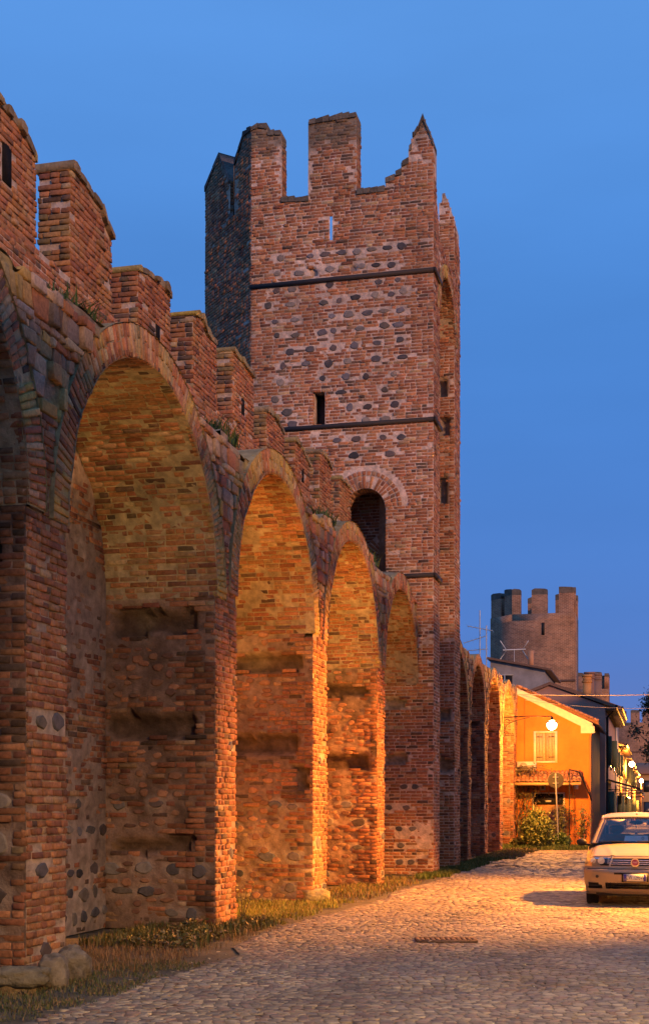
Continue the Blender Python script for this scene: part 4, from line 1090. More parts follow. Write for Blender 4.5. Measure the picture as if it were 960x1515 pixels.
for a in np.linspace(0, 6.283, 9)[:-1]: q.tube([hp(-.30 + .03 * math.cos(a), 3.27 + .03 * math.sin(a), .37), hp(-.30 + .15 * math.cos(a), 3.27 + .15 * math.sin(a), .37)], .003, 4, (.5, .46, .4))
q.build('fan_grille', [M_plain], ac)
q = MB(); hbox(q, -.74, -.70, 3.04, 3.10, .05, .33, (.2, .2, .2)); hbox(q, -.15, -.11, 3.04, 3.10, .05, .33, (.2, .2, .2)); q.build('foot', [M_plain], ac)
# pergola post with bent rail
t = thing('metal_rail', hp(-2.2, 0, 1.2), 'thin dark post with a bent rail reaching the right corner of the orange house', 'railing')
q = MB(); q.tube([hp(-2.18, 0, 1.25), hp(-2.18, 3.12, 1.25)], .022, 6, (.10, .08, .05)); q.build('post', [M_iron], t)
q = MB(); q.tube([hp(-2.18, 3.1, 1.25), hp(-2.55, 3.0, 1.0), hp(-2.95, 2.05, .5), hp(-2.97, 1.9, .1)], .03, 6, (.12, .06, .03)); q.build('rail', [M_iron], t)
# creeper on the last pier and porch
cr = thing('creeper', tuple(W(55.2, -.1, 0)), 'woody half bare creeper climbing the last wall pier onto the tiled porch', 'plant'); st = MB(); R = np.random.RandomState(77); P = []
for k in range(11):
    u = 55.5 + .45 * R.rand(); w = -.12 - .25 * R.rand(); pts = []; z = 0
    for j in range(9):
        pts.append(tuple(W(u, w, z))); z += .36; w += R.normal() * .10 - .015 * j; u += R.normal() * .05; w = min(w, -.08)
    st.tube(pts, [.03, .028, .026, .022, .02, .017, .014, .01, .006], 5, (.12, .08, .04))
    for j in range(46):
        i = R.randint(3, 9) if R.rand() < .8 else R.randint(0, 9); P.append(np.array(pts[i]) + R.normal(size=3) * np.array((.22, .15, .15)))
for k in range(9):
    a = R.rand(); p = hp(.2 - .2 * a, 3.0 + .2 * R.rand(), .5 + .4 * R.rand()); e = hp(-.6 - .9 * R.rand(), 2.95 + .35 * R.rand(), .7 + .4 * R.rand())
    st.tube([p, tuple((Vector(p) + Vector(e)) / 2 + Vector((0, 0, .1 * R.rand()))), e], [.018, .012, .006], 5, (.12, .08, .04))
    for j in range(20): q_ = R.rand(); P.append(np.array(p) * (1 - q_) + np.array(e) * q_ + R.normal(size=3) * .06)
st.build('stems', [M_bark], cr); lf = MB(); leaves(lf, np.array(P), None, .05, [(.17, .13, .04), (.12, .12, .03), (.24, .15, .06)], R); o = lf.build('foliage', [M_leaf], cr); o['kind'] = 'stuff'

# round sign seen from behind
sx, sy = 9.0, 51.8
t = thing('road_sign', (sx, sy, 0), 'back of a round grey road sign on a slightly leaning pole before the orange house', 'road sign')
q = MB(); q.tube([(sx, sy, 0), (sx - .12, sy, 2.92)], .032, 8, (.4, .4, .4)); q.build('pole', [M_metal], t)
q = MB(); q.disc((sx - .10, sy - .0 + .05, 2.66), (.12, 1, 0), .30, .02, 28, (.022, .018, .018)); q.disc((sx - .10, sy + .065, 2.66), (.12, 1, 0), .31, .012, 28, (.12, .10, .10)); q.build('sign_disc', [M_plain], t)  # disc nearly black: its backlit shade is put into the colour
q = MB(); q.box((sx - .22, sy - .01, 2.76), (sx + .0, sy + .04, 2.79), (.4, .4, .4)); q.box((sx - .22, sy - .01, 2.53), (sx + .0, sy + .04, 2.56), (.4, .4, .4)); q.build('clamp', [M_metal], t)

# ------------------------------------------------------------------ bracket lamp
def lamp_head(t, p, r=.16, mb_glow=M_bulb):
    q = MB(); q.tube([(p[0], p[1], p[2] + .30), (p[0], p[1], p[2] + .14), (p[0], p[1], p[2] + .08), (p[0], p[1], p[2] + .05)], [.03, .06, .21, .22], 14, (.04, .035, .03)); q.build('lamp_shade', [M_iron], t)
    q = MB(); q.sphere((p[0], p[1], p[2] - .02), r, 14, 9); q.build('bulb', [mb_glow], t, smooth=True)
LP = tuple(W(51.4, -1.78, 4.66))
t = thing('wall_lamp', tuple(W(51.4, 0, 4.9)), 'glaring street lamp on a scrolled iron bracket, nearest of the lit lamps', 'street lamp')
q = MB(); q.tube([tuple(W(51.4, -.02, 4.95)), tuple(W(51.4, -.9, 4.98)), tuple(W(51.4, -1.78, 4.96))], .022, 6)
q.tube([tuple(W(51.4, -.06 - .10 * s - .9 * s * s * .9, 4.45 + .48 * s ** .6)) for s in np.linspace(0, 1, 9)], .016, 5)
for cc_, rr_ in (((-.16, 4.80), .10), ((-.12, 4.32), .12)):
    q.tube([tuple(W(51.4, cc_[0] + rr_ * (1 - a / 9) * math.cos(a), cc_[1] + rr_ * (1 - a / 9) * math.sin(a))) for a in np.linspace(0, 6.5, 16)], .013, 5)
q.tube([tuple(W(51.4, -.02, 4.2)), tuple(W(51.4, -.02, 5.05))], .02, 5)
q.build('bracket', [M_iron], t); lamp_head(t, LP, .18)
lamp_light('lamp_light', 'POINT', (LP[0], LP[1], LP[2] - .28), 4000, SODIUM, t, size=.15)

# ------------------------------------------------------------------ grey shed with antennas behind the wall
sh = thing('grey_building', tuple(W(72, 1.3, 0)), 'grey rendered building with lean-to roof rising behind the wall below the second tower', 'building')
sp_ = lambda w, z, k: tuple(W(72 + k, w, z))
q = MB(); q.prism([(3.0, 0), (.15, 0), (.15, 8.75), (3.0, 9.35)], (0, 7), sp_, (.3, .28, .27)); q.build('wall', [M_grey], sh)
q = MB(); q.prism([(3.15, 9.39), (-.15, 8.70), (-.15, 8.80), (3.15, 9.50)], (-.25, 7.2), sp_, (.16, .09, .06)); q.build('roof', [M_tile], sh)
for (a, b) in ((1.85, 2.2), (2.3, 2.85)):
    q = MB(); q.box((a, 7.3, -.03), (b, 8.5, -.004), (.10, .09, .09), fn=sp_); q.build('window', [M_shade], sh)
q = MB(); q.box((2.22, 7.3, -.06), (2.28, 8.55, -.004), (.4, .4, .4), fn=sp_); q.box((1.8, 8.52, -.05), (2.9, 8.58, -.004), (.35, .34, .33), fn=sp_); q.build('window_frame', [M_plain], sh)
q = MB(); q.box((.85, 8.9, 1.0), (1.12, 9.9, 1.3), (.50, .24, .12), fn=sp_); q.build('chimney', [M_plain], sh)
def antenna(w, u, z0, z1, arms, label):
    t = thing('tv_antenna', tuple(W(u, w, z0)), label, 'antenna'); b = W(u, w, z0)
    q = MB(); q.tube([tuple(b), (b[0], b[1], z1)], .03, 6, (.3, .3, .3)); q.build('mast', [M_metal], t)
    for (z, l, tilt, ne) in arms:
        q = MB(); p0 = Vector((b[0] - l * .75, b[1], z - tilt * .5)); p1 = Vector((b[0] + l * .25, b[1], z + tilt * .5)); q.tube([p0, p1], .022, 5)
        for i in range(ne):
            c = p0.lerp(p1, i / max(1, ne - 1)); q.tube([c + Vector((.02, -.28, -.12)), c + Vector((-.02, .28, .12))], .010, 4)
        q.build('antenna_boom', [M_metal], t)
antenna(3.35, 70.5, 6.0, 11.75, [(9.35 + 0.9, 1.1, .35, 6), (9.7, 1.6, .15, 9)], 'taller left tv antenna mast beside the grey building')
antenna(2.95, 70.0, 6.0, 10.9, [(10.75, 1.3, -.25, 7)], 'shorter right tv antenna mast with a tilted boom')
t = thing('tv_antenna', sp_(1.9, 9.2, 1), 'small white grid antenna on the roof of the grey building', 'antenna'); c = Vector(sp_(1.85, 9.95, 1)); q = MB()
q.tube([sp_(1.85, 9.1, 1), tuple(c)], .02, 5); q.build('mast', [M_metal], t); q = MB()
for s_ in (-1, 1):
    q.tube([c + Vector((s_ * .75, 0, .5)), c + Vector((s_ * .42, 0, .0)), c + Vector((s_ * .75, 0, -.5))], .03, 5); 
q.tube([c + Vector((-.6, 0, 0)), c + Vector((.6, 0, .05))], .03, 5)
q.build('grid', [M_white], t)

# ------------------------------------------------------------------ far towers
def fartower_mat(name, c1, c2, mo):
    m = bpy.data.materials.new(name); m.use_nodes = True; N = m.node_tree.nodes; Lk = m.node_tree.links; b = N['Principled BSDF']; b.inputs['Roughness'].default_value = .9
    tcn = N.new('ShaderNodeTexCoord'); sp = N.new('ShaderNodeSeparateXYZ'); Lk.new(tcn.outputs['Object'], sp.inputs[0])
    cb = N.new('ShaderNodeCombineXYZ'); ma = N.new('ShaderNodeMath'); ma.operation = 'SUBTRACT'
    mb1 = N.new('ShaderNodeMath'); mb1.operation = 'MULTIPLY'; mb1.inputs[1].default_value = .3; Lk.new(sp.outputs[1], mb1.inputs[0]); Lk.new(sp.outputs[0], ma.inputs[0]); Lk.new(mb1.outputs[0], ma.inputs[1])
    Lk.new(ma.outputs[0], cb.inputs[0]); Lk.new(sp.outputs[2], cb.inputs[1])
    bt = N.new('ShaderNodeTexBrick'); bt.inputs['Scale'].default_value = 1; bt.inputs['Brick Width'].default_value = .30; bt.inputs['Row Height'].default_value = .095; bt.inputs['Mortar Size'].default_value = .012
    bt.inputs['Color1'].default_value = (*c1, 1); bt.inputs['Color2'].default_value = (*c2, 1); bt.inputs['Mortar'].default_value = (*mo, 1); Lk.new(cb.outputs[0], bt.inputs['Vector'])
    n = N.new('ShaderNodeTexNoise'); n.inputs['Scale'].default_value = .9; n.inputs['Detail'].default_value = 8; n.inputs['Roughness'].default_value = .75; Lk.new(tcn.outputs['Object'], n.inputs['Vector'])
    mr = N.new('ShaderNodeMapRange'); mr.inputs[1].default_value = .3; mr.inputs[2].default_value = .7; mr.inputs[3].default_value = .45; mr.inputs[4].default_value = 1.4; Lk.new(n.outputs[0], mr.inputs[0])
    v = N.new('ShaderNodeVectorMath'); v.operation = 'SCALE'; Lk.new(bt.outputs[0], v.inputs[0]); Lk.new(mr.outputs[0], v.inputs['Scale']); Lk.new(v.outputs[0], b.inputs['Base Color'])
    return m
M_far = fartower_mat('distant_brick', (.33, .15, .08), (.20, .09, .055), (.40, .29, .19))
M_farcap = mat('mossy_cap', (.12, .10, .08), rough=.95, var=.4, vs=3)
def far_tower(u0, w0, wid, dep, zn, zt, label, near_m, back_m, hexm=True):
    t = thing('brick_tower', tuple(W(u0 + dep / 2, w0 + wid / 2, 0)), label, 'tower')
    fp = [(u0, w0), (u0, w0 + wid), (u0 + 1.83, w0 + wid + 1.83), (u0 + dep - 1.83, w0 + wid + 1.83), (u0 + dep, w0 + wid), (u0 + dep, w0)]
    q = MB(); v = [tuple(W(a, b, 0)) for a, b in fp] + [tuple(W(a, b, zn - .5)) for a, b in fp]; n = 6
    q.add(v, [[i, (i + 1) % n, n + (i + 1) % n, n + i] for i in range(n)]); q.poly(v[n:])
    cx_ = sum(a for a, b in fp) / 6; cw_ = sum(b for a, b in fp) / 6
    for i in range(n):                                   # parapet ring, half a metre thick
        a, b = fp[i], fp[(i + 1) % n]; s = .84
        ai = (cx_ + (a[0] - cx_) * s, cw_ + (a[1] - cw_) * s); bi = (cx_ + (b[0] - cx_) * s, cw_ + (b[1] - cw_) * s)
        vv = [tuple(W(p[0], p[1], z)) for z in (zn - .5, zn) for p in (a, b, bi, ai)]
        q.add(vv, [(0, 1, 5, 4), (1, 2, 6, 5), (2, 3, 7, 6), (3, 0, 4, 7), (4, 5, 6, 7)])
    q.build('body', [M_far], t)
    q = MB(); q.box((u0 - .04, w0 + wid * .5 - .1, zn - 1.6), (u0 - .003, w0 + wid * .5 + .1, zn - .7), (.02, .015, .012), fn=lambda u, w, z: tuple(W(u, w, z))); q.build('arrow_slit', [M_plain], t)
    q = MB(); q.box((u0 - .05, w0 - .05, zn - 5.1), (u0 - .003, w0 + wid, zn - 4.95), (.08, .05, .04), fn=lambda u, w, z: tuple(W(u, w, z))); q.build('string_course', [M_plain], t)
    def mer(u, a, b, fn=None):
        z = zt + (rs.rand() - .5) * .25; e = .15 * rs.rand()
        q = MB(); q.prism([(a, zn + .002), (b, zn + .002), (b, z - e), (b - .2 * (b - a), z), (a + .15 * (b - a), z - .05), (a, z - .12)], (u + .004, u + .5), fn or (lambda x, y, k: tuple(W(k, x, y))), (.5, .5, .5))
        q.prism([(a - .006, z - .45), (b + .006, z - .45), (b + .006, z - e + .03), (b - .2 * (b - a), z + .03), (a + .15 * (b - a), z - .02), (a - .006, z - .09)], (u - .006, u + .506), fn or (lambda x, y, k: tuple(W(k, x, y))), (.5, .5, .5), 1)
        q.build('merlon', [M_far, M_farcap], t)
    for a, b in near_m: mer(u0, w0 + a, w0 + b)
    for a, b in back_m: mer(u0 + dep - .55, w0 + a, w0 + b)
    mer(w0, u0 + .7, u0 + 1.5, lambda x, y, k: tuple(W(x, k, y))); mer(w0, u0 + dep - 1.2, u0 + dep - .1, lambda x, y, k: tuple(W(x, k, y)))
    hx, hy_ = [float(x) for x in W(u0, w0 + wid, 0)[:2]]
    if hexm:
        for a, b in ((0, .9), (1.3, 2.5)): mer(0, a, b, lambda x, y, k: (hx - .515 * x + .857 * k, hy_ + .857 * x + .515 * k, y))
far_tower(102, .45, 4.6, 4.4, 16.0, 17.9, 'second brick tower with intact square battlements, behind the grey building with antennas', [(.05, 1.15), (2.0, 3.15), (3.95, 4.6)], [(.3, 1.7), (2.3, 3.8)])
far_tower(170, .5, 4.9, 4.4, 16.2, 18.2, 'third tower, mostly hidden behind the chimney and the roofs of the street', [(.8, 2.1), (3.0, 4.2)], [(.3, 1.7)])
far_tower(236, -4.4, 5.4, 4.6, 16.1, 18.2, 'farthest pale tower at the end of the street behind the tree', [(.1, 1.4), (2.1, 3.6), (4.3, 5.4)], [(.5, 1.7)])

# ------------------------------------------------------------------ houses along the street
M_rows = [M_rose, M_ochre, M_cream, M_orange]
def row_house(u0, u1, w0, depth, eave, m, label, nwin, door, seed, chim=None, shutters=(.08, .10, .06)):
    R = np.random.RandomState(seed); t = thing('row_house', tuple(W((u0 + u1) / 2, w0 + depth / 2, 0)), label, 'house')
    f = lambda a, b, k: tuple(W(a, w0 + b, k))
    q = MB(); q.prism([(0, 0), (depth, 0), (depth, eave), (depth / 2, eave + depth * .2), (0, eave)], (u0 + .02, u1 - .02), lambda b, z, u: tuple(W(u, w0 + b, z))); q.build('wall', [m], t)
    q = MB()
    q.prism([(-.45, eave - .10), (depth / 2, eave + depth * .2 + .02), (depth / 2, eave + depth * .2 + .16), (-.45, eave + .04)], (u0 - .1, u1 + .05), lambda b, z, u: tuple(W(u, w0 + b, z)), (.20, .11, .07))
    q.prism([(depth + .3, eave - .05), (depth / 2, eave + depth * .2 + .02), (depth / 2, eave + depth * .2 + .16), (depth + .3, eave + .1)], (u0 - .1, u1 + .05), lambda b, z, u: tuple(W(u, w0 + b, z)), (.20, .11, .07))
    rf = q.build('roof', [M_tile], t)
    a = u0 + .05
    while a < u1 - .2:
        q = MB(); q.box((a, -.44, eave - .2), (a + .1, -.004, eave - .105), (.14, .08, .05), fn=f); q.build('rafter', [M_wood], rf); a += .9
    q = MB(); q.tube([tuple(W(u0 - .1, w0 - .50, eave - .02)), tuple(W(u1, w0 - .50, eave - .02))], .07, 8, (.3, .2, .12)); q.build('gutter', [M_iron], t)
    q = MB(); q.tube([tuple(W(u0 + .3, w0 - .50, eave - .05)), tuple(W(u0 + .3, w0 - .08, eave - .5)), tuple(W(u0 + .3, w0 - .08, .1))], .05, 6, (.2, .15, .1)); q.build('downpipe', [M_iron], t)
    for lv in range(2 if eave > 4.5 else 1):
        for i in range(nwin):
            c = u0 + (i + .5 + .1 * R.rand()) * (u1 - u0) / nwin; z0 = 3.6 if lv else 1.0
            if lv == 0 and i == door:
                q = MB(); q.box((c - .55, -.05, 0), (c + .55, -.003, 2.3), (.12, .07, .04), fn=f); q.build('door', [M_wood], t); continue
            q = MB(); q.box((c - .5, -.02, z0), (c + .5, -.003, z0 + 1.35), (.02, .02, .02), fn=f); w_ = q.build('window', [M_shade], t)
            q = MB(); q.box((c - .6, -.10, z0 - .09), (c + .6, -.003, z0), (.4, .36, .3), fn=f); q.build('sill', [M_plain], w_)
            for s_ in (-1, 1):
                q = MB(); q.box((c + s_ * .52, -.10 - .35 * R.rand() * (s_ < 0), z0), (c + s_ * .56 + s_ * .42, -.06, z0 + 1.35), shutters, fn=f); q.build('shutter', [M_wood], w_)
    if chim:
        for (cu, cw_, cz0, cz1, cs, colr) in chim:
            q = MB(); q.box((cu, cw_, cz0), (cu + cs, cw_ + cs, cz1 - .35), colr, fn=lambda u, w, z: tuple(W(u, w, z)))
            q.box((cu - .04, cw_ - .04, cz1 - .35), (cu + cs + .04, cw_ + cs + .04, cz1 - .28), colr, fn=lambda u, w, z: tuple(W(u, w, z)))
            for dx_ in (0, cs - .1):
                q.box((cu + dx_, cw_, cz1 - .279), (cu + dx_ + .1, cw_ + cs, cz1 - .1), colr, fn=lambda u, w, z: tuple(W(u, w, z)))
            q.box((cu - .04, cw_ - .04, cz1 - .099), (cu + cs + .04, cw_ + cs + .04, cz1), colr, fn=lambda u, w, z: tuple(W(u, w, z)))
            q.build('chimney', [M_plain], rf)
    return t
row_house(64.2, 78, -3.2, 5.0, 6.25, M_rose, 'dark rose street house right behind the orange one, its roof above the pale barge board', 3, 1, 1, chim=[(64.6, -2.55, 6.3, 7.75, .38, (.60, .27, .08)), (75, -2.2, 6.8, 8.9, .5, (.26, .13, .09))])
row_house(78.1, 88, -3.1, 5.2, 7.2, M_grey, 'taller grey street house whose gutter corner stands out against the sky', 2, 0, 2, chim=[(79, -2.4, 7.3, 9.2, .55, (.24, .14, .10))])
row_house(88.1, 104, -3.1, 5.0, 5.6, M_ochre, 'ochre street house with its eaves lit by the first far lamp', 4, 2, 3)
row_house(104.1, 124, -3.1, 5.0, 5.2, M_cream, 'cream street house between the farther lamps', 4, 1, 4)
row_house(124.1, 150, -3.1, 5.0, 5.0, M_orange, 'low orange street house near the far end of the row', 5, 2, 5)
# houses closing the view
def end_house(x0, x1, y, eave, m, label, n, seed):
    R = np.random.RandomState(seed); t = thing('end_house', ((x0 + x1) / 2, y, 0), label, 'house')
    q = MB(); q.box((x0, y, 0), (x1, y + 8, eave)); q.build('wall', [m], t)
    q = MB(); q.prism([(-.4, eave - .1), (4, eave + 1.4), (8.4, eave - .1), (8.4, eave + .1), (4, eave + 1.6), (-.4, eave + .1)], (x0 - .1, x1 + .1), lambda a, z, x: (x, y + a, z), (.2, .11, .07)); q.build('roof', [M_tile], t)
    for lv in (0, 1):
        for i in range(n):
            c = x0 + (i + .5) * (x1 - x0) / n; z0 = .0 if lv == 0 else 3.7; hh_ = 2.4 if lv == 0 else 1.6
            q = MB(); q.box((c - .55, y - .03, z0), (c + .55, y - .004, z0 + hh_), (.02, .02, .02)); w_ = q.build('window' if lv else 'door', [M_shade], t)
            for s_ in (-1, 1):
                q = MB(); q.box((c + s_ * .58 - (.5 if s_ < 0 else 0), y - .08, z0), (c + s_ * .58 + (.5 if s_ > 0 else 0), y - .032, z0 + hh_), (.16, .09, .05)); q.build('shutter', [M_wood], w_)
end_house(40.5, 49, 182, 6.2, M_ochre, 'ochre house closing the street below the farthest tower', 4, 1)
end_house(49.2, 60, 180, 6.8, M_rose, 'rose house at the far right end of the street', 4, 2)
end_house(33, 40.3, 190, 5.2, M_cream, 'low cream house where the row of street houses ends', 3, 3)
# awnings
def awning(u, z, ln, pr, label, col):
    t = thing('awning', tuple(W(u, -3.2, z)), label, 'awning', 'awnings over the street shops')
    q = MB(); q.prism([(0, z + .02), (-pr, z - .42), (-pr, z - .46), (0, z - .03)], (u, u + ln), lambda b, zz, k: tuple(W(k, -3.22 + b, zz)), col); q.build('canopy', [M_plain], t)
    q = MB(); q.prism([(-pr - .005, z - .62), (-pr - .02, z - .62), (-pr - .02, z - .43), (-pr - .005, z - .43)], (u, u + ln), lambda b, zz, k: tuple(W(k, -3.22 + b, zz)), np.array(col) * .8); q.build('valance', [M_plain], t)
    q = MB()
    for k in (u + .1, u + ln - .1): q.tube([tuple(W(k, -3.22, z - .5)), tuple(W(k, -3.22 - pr, z - .45))], .02, 5)
    q.build('arm', [M_iron], t)
awning(66, 2.95, 6, 1.5, 'nearest dark awning hanging over the street', (.07, .05, .04))
awning(80, 2.9, 5, 1.5, 'striped looking tan awning behind the nearest one', (.40, .30, .18))
awning(92, 2.8, 6, 1.3, 'small red awning farthest down the row', (.35, .12, .06))
# far street lamps
lab = ['highest far lamp hanging over the street', 'second far lamp on a tall post, below the highest one', 'far lamp at the right, beside the post lamp', 'lowest dim far lamp just above the car roof']
for i, (x, y, Z, e, r) in enumerate([(934, 1130, 90, 9000, .27), (933, 1152, 122, 12000, .36), (948, 1155, 140, 14000, .30), (929, 1180, 108, 2500, .18)]):
    p = (gz(x, Z), Z, EYE + (HY - y) / F * Z)
    t = thing('street_lamp', (p[0], p[1], 0), lab[i], 'street lamp', 'street lamps down the street')
    q = MB()
    if i in (0, 3): q.tube([(p[0] - 1.6, p[1] + .3, p[2] + .5), (p[0], p[1], p[2] + .35)], .04, 6)
    else: q.tube([(p[0], p[1] + .1, 0), (p[0], p[1] + .1, p[2] + .35)], .07, 8)
    q.build('post', [M_iron], t); lamp_head(t, p, r * .7, M_bulb_far)
    lamp_light('lamp_light', 'POINT', (p[0] + .25, p[1] - .45, p[2] - .35), e, SODIUM, t, size=.2)
# cables
for k, (a, b, sag, r, lab_) in enumerate([((7.7, 53.9, 6.15), (16.5, 52.5, 6.2), .12, .020, 'thick bright cable crossing above the orange house to the right'), ((8.0, 53.7, 5.9), (17, 56, 6.0), .3, .010, 'thin cable sagging below the thick one')]):
    q = MB(); q.tube([(a[0] + (b[0] - a[0]) * s, a[1] + (b[1] - a[1]) * s, a[2] + (b[2] - a[2]) * s - sag * 4 * s * (1 - s)) for s in np.linspace(0, 1, 14)], r, 5, (.45, .40, .33))
    o = q.build('overhead_cable', [M_plain]); o['label'] = lab_; o['category'] = 'cable'
# tree at the right edge
t = thing('tree', (15.6, 62, 0), 'dark leafed tree at the right edge above the car', 'tree'); R = np.random.RandomState(91)
q = MB(); q.tube([(15.6, 62, 0), (15.65, 62, 2), (15.55, 62, 4), (15.5, 62, 5.6)], [.16, .13, .10, .05], 8, (.1, .08, .06))
cl = []
for k in range(34):
    a = R.rand() * 6.28; rr = 1.35 * R.rand() ** .5; z = 4.0 + 2.9 * R.rand(); rr *= 1 - .5 * abs(z - 5.2) / 1.7
    e = (15.6 + rr * math.cos(a), 62 + rr * math.sin(a), z); cl.append(e); q.tube([(15.6, 62, 3.2 + (z - 4) * .6), e], [.04, .01], 5, (.1, .08, .06))
q.build('trunk', [M_bark], t); cl = np.array(cl); P = cl[R.randint(0, 34, 5200)] + R.normal(size=(5200, 3)) * .20
lf = MB(); leaves(lf, P, None, .075, [(.035, .05, .02), (.05, .07, .025), (.06, .05, .03)], R); o = lf.build('crown', [M_leaf], t); o['kind'] = 'stuff'

# ------------------------------------------------------------------ parked car, nose toward the camera
M_paint = mat('car_paint', (.27, .21, .14), rough=.3, var=.05, vs=4, spec=.5, metal=.15)
M_rubber = mat('rubber', (.02, .02, .02), rough=.85, var=.2)
M_blackp = mat('black_plastic', (.025, .022, .02), rough=.5, var=.1)
M_chrome = mat('chrome', (.65, .62, .58), rough=.2, metal=1, var=0)
M_glass = glassmat('windscreen_glass', (.82, .82, .84), .05)
M_lens = glassmat('headlight_lens', (.9, .88, .85), .02, .08)
M_seat = mat('seat_cloth', (.10, .09, .11), rough=.9, var=.2)
car = thing('parked_car', (4.99, 21.65, 0), 'pale small hatchback parked on the cobbles, facing the viewer at the right edge', 'car', rz=-math.atan2(DX, DY))
def cb(name, mb, m, parent=None, smooth=False): return mb.build(name, m if isinstance(m, list) else [m], parent or car, smooth=smooth, world=False)
PR = [  # y, z, half width, set-back of the corners, drop of the sides
    (.16, .19, .74, .10, .0), (.09, .24, .775, .14, .0), (.04, .33, .80, .17, .0), (.01, .45, .815, .19, .0), (.0, .555, .82, .20, .0), (.02, .60, .822, .20, .0),
    (.075, .615, .82, .20, .0), (.085, .64, .815, .20, .0), (.10, .70, .805, .21, .0), (.13, .77, .79, .22, .0), (.17, .815, .775, .22, .01),
    (.26, .855, .765, .19, .035), (.42, .905, .755, .13, .05), (.62, .955, .745, .08, .055), (.80, .99, .735, .06, .055), (.96, 1.015, .725, .07, .055)]
NA = 33
def shell(j, a):
    i = min(int(j), len(PR) - 2); f = j - i; r = [PR[i][k] * (1 - f) + PR[i + 1][k] * f for k in range(5)]
    e = abs(a)
    x = math.copysign(r[2] * (1 - (1 - e) ** 1.25) ** (1 / 1.02), a) if e < 1 else math.copysign(r[2], a)
    q = abs(x) / r[2]
    return (x, r[0] + r[3] * q ** 3.2 + .10 * max(0, q - .85) * 2, r[1] - r[4] * q ** 2 - (.04 * max(0, q - .86) / .14 if i >= 10 else 0))
def shell_patch(j0, j1, a0, a1, nj, na, off=0.0, ridge=None):
    V = []
    for jj in np.linspace(j0, j1, nj):
        for a in np.linspace(a0, a1, na):
            p = Vector(shell(jj, a)); du = Vector(shell(min(jj + .05, 14.99), a)) - p; dv = Vector(shell(jj, a + .01)) - p
            V.append(tuple(p + Vector((0, -off, 0))))
    f = [[i * na + k, i * na + k + 1, (i + 1) * na + k + 1, (i + 1) * na + k] for i in range(nj - 1) for k in range(na - 1)]
    return V, f
# lower bumper (0..5), upper nose, bonnet
b = MB(); V, f = shell_patch(0, 5.2, -1, 1, 18, 61); 
V = np.array(V); 
cz = V[:, 2][np.array(f)].mean(1); cxx = np.abs(V[:, 0][np.array(f)].mean(1))
keep = ~((cxx < .46) & (cz > .30) & (cz < .395)) & ~((cxx > .52) & (cxx < .745) & (cz > .30) & (cz < .40) & (cz < .30 + (cxx - .44) * .5))
keep &= ~((cxx < .34) & (cz > .535) & (cz < .56))
b.add(V, np.array(f)[keep]); bumper = cb('bumper', b, M_paint, smooth=True)
b = MB(); V, f = shell_patch(2.2, 5.0, -.93, .93, 10, 41, off=-.06); b.add(V, f); cb('bumper_backing', b, M_blackp, bumper)
for s_ in (-1, 1):
    for zz in (.325, .352, .378):
        q = MB(); q.box((s_ * .53 if s_ > 0 else -.735, .12, zz - .005), (.735 if s_ > 0 else -.53, .30, zz + .005)); cb('vent_slat', q, M_blackp, bumper)
q = MB()
for k in range(17): q.box((-.44 + k * .055 - .003, .03, .30), (-.44 + k * .055 + .003, .05, .395))
for zz in (.325, .365): q.box((-.45, .028, zz - .004), (.45, .05, zz + .004))
cb('lower_grille', q, M_blackp, bumper)
for s_ in (-1, 1):
    q = MB(); q.disc((s_ * .60, .058, .485), (0, 1, 0), .025, .02, 14); cb('tow_cap', q, M_blackp, bumper)
b = MB(); V, f = shell_patch(5.9, 10, -1, 1, 16, 61); V = np.array(V); cz = V[:, 2][np.array(f)].mean(1); cxx = np.abs(V[:, 0][np.array(f)].mean(1))
keep = ~((cxx < .40) & (cz > .662) & (cz < .772)) & ~((cxx > .43) & (cz > .655) & (cz < .79 - .03 * (cxx > .75)) & (cxx < .81))
b.add(V, np.array(f)[keep]); cb('nose_panel', b, M_paint, smooth=True)
b = MB(); V, f = shell_patch(7.3, 9.7, -.6, .6, 8, 21, off=-.06); b.add(V, f); cb('grille_backing', b, M_blackp)
for zz in (.685, .716, .748):
    for s_ in (-1, 1):
        q = MB(); q.tube([(s_ * x_, .085 + .20 * (x_ / .8) ** 3.2, zz) for x_ in np.linspace(.06, .41, 6)], .0075, 6); cb('grille_bar', q, M_chrome)
em = MB(); em.disc((0, .055, .715), (0, 1, .12), .068, .03, 26, (.6, .58, .55)); emb = cb('badge', em, M_chrome)
q = MB(); q.disc((0, .040, .715), (0, 1, .12), .050, .012, 26, (.30, .07, .12)); cb('badge_face', q, M_plain, emb)
def car_text(body, size, loc, m, parent, name, ext=.001):
    cu = bpy.data.curves.new('text_curve', 'FONT'); cu.body = body; cu.size = size; cu.align_x = 'CENTER'; cu.align_y = 'CENTER'; cu.extrude = ext
    to = bpy.data.objects.new('text_tmp', cu); me = bpy.data.meshes.new_from_object(to); bpy.data.objects.remove(to)
    o = bpy.data.objects.new(name, me); COL.objects.link(o); me.materials.append(m); o.parent = parent; o.location = loc; o.rotation_euler = (math.pi / 2, 0, 0); return o
M_ink = mat('ink', (.02, .02, .03), rough=.5, var=0)
M_badgetext = mat('badge_letters', (.75, .72, .7), rough=.3, metal=.5, var=0)
for k, ch in enumerate('FIAT'):
    car_text(ch, .036, (-.030 + k * .020, .031, .716), M_badgetext, emb, 'letter')
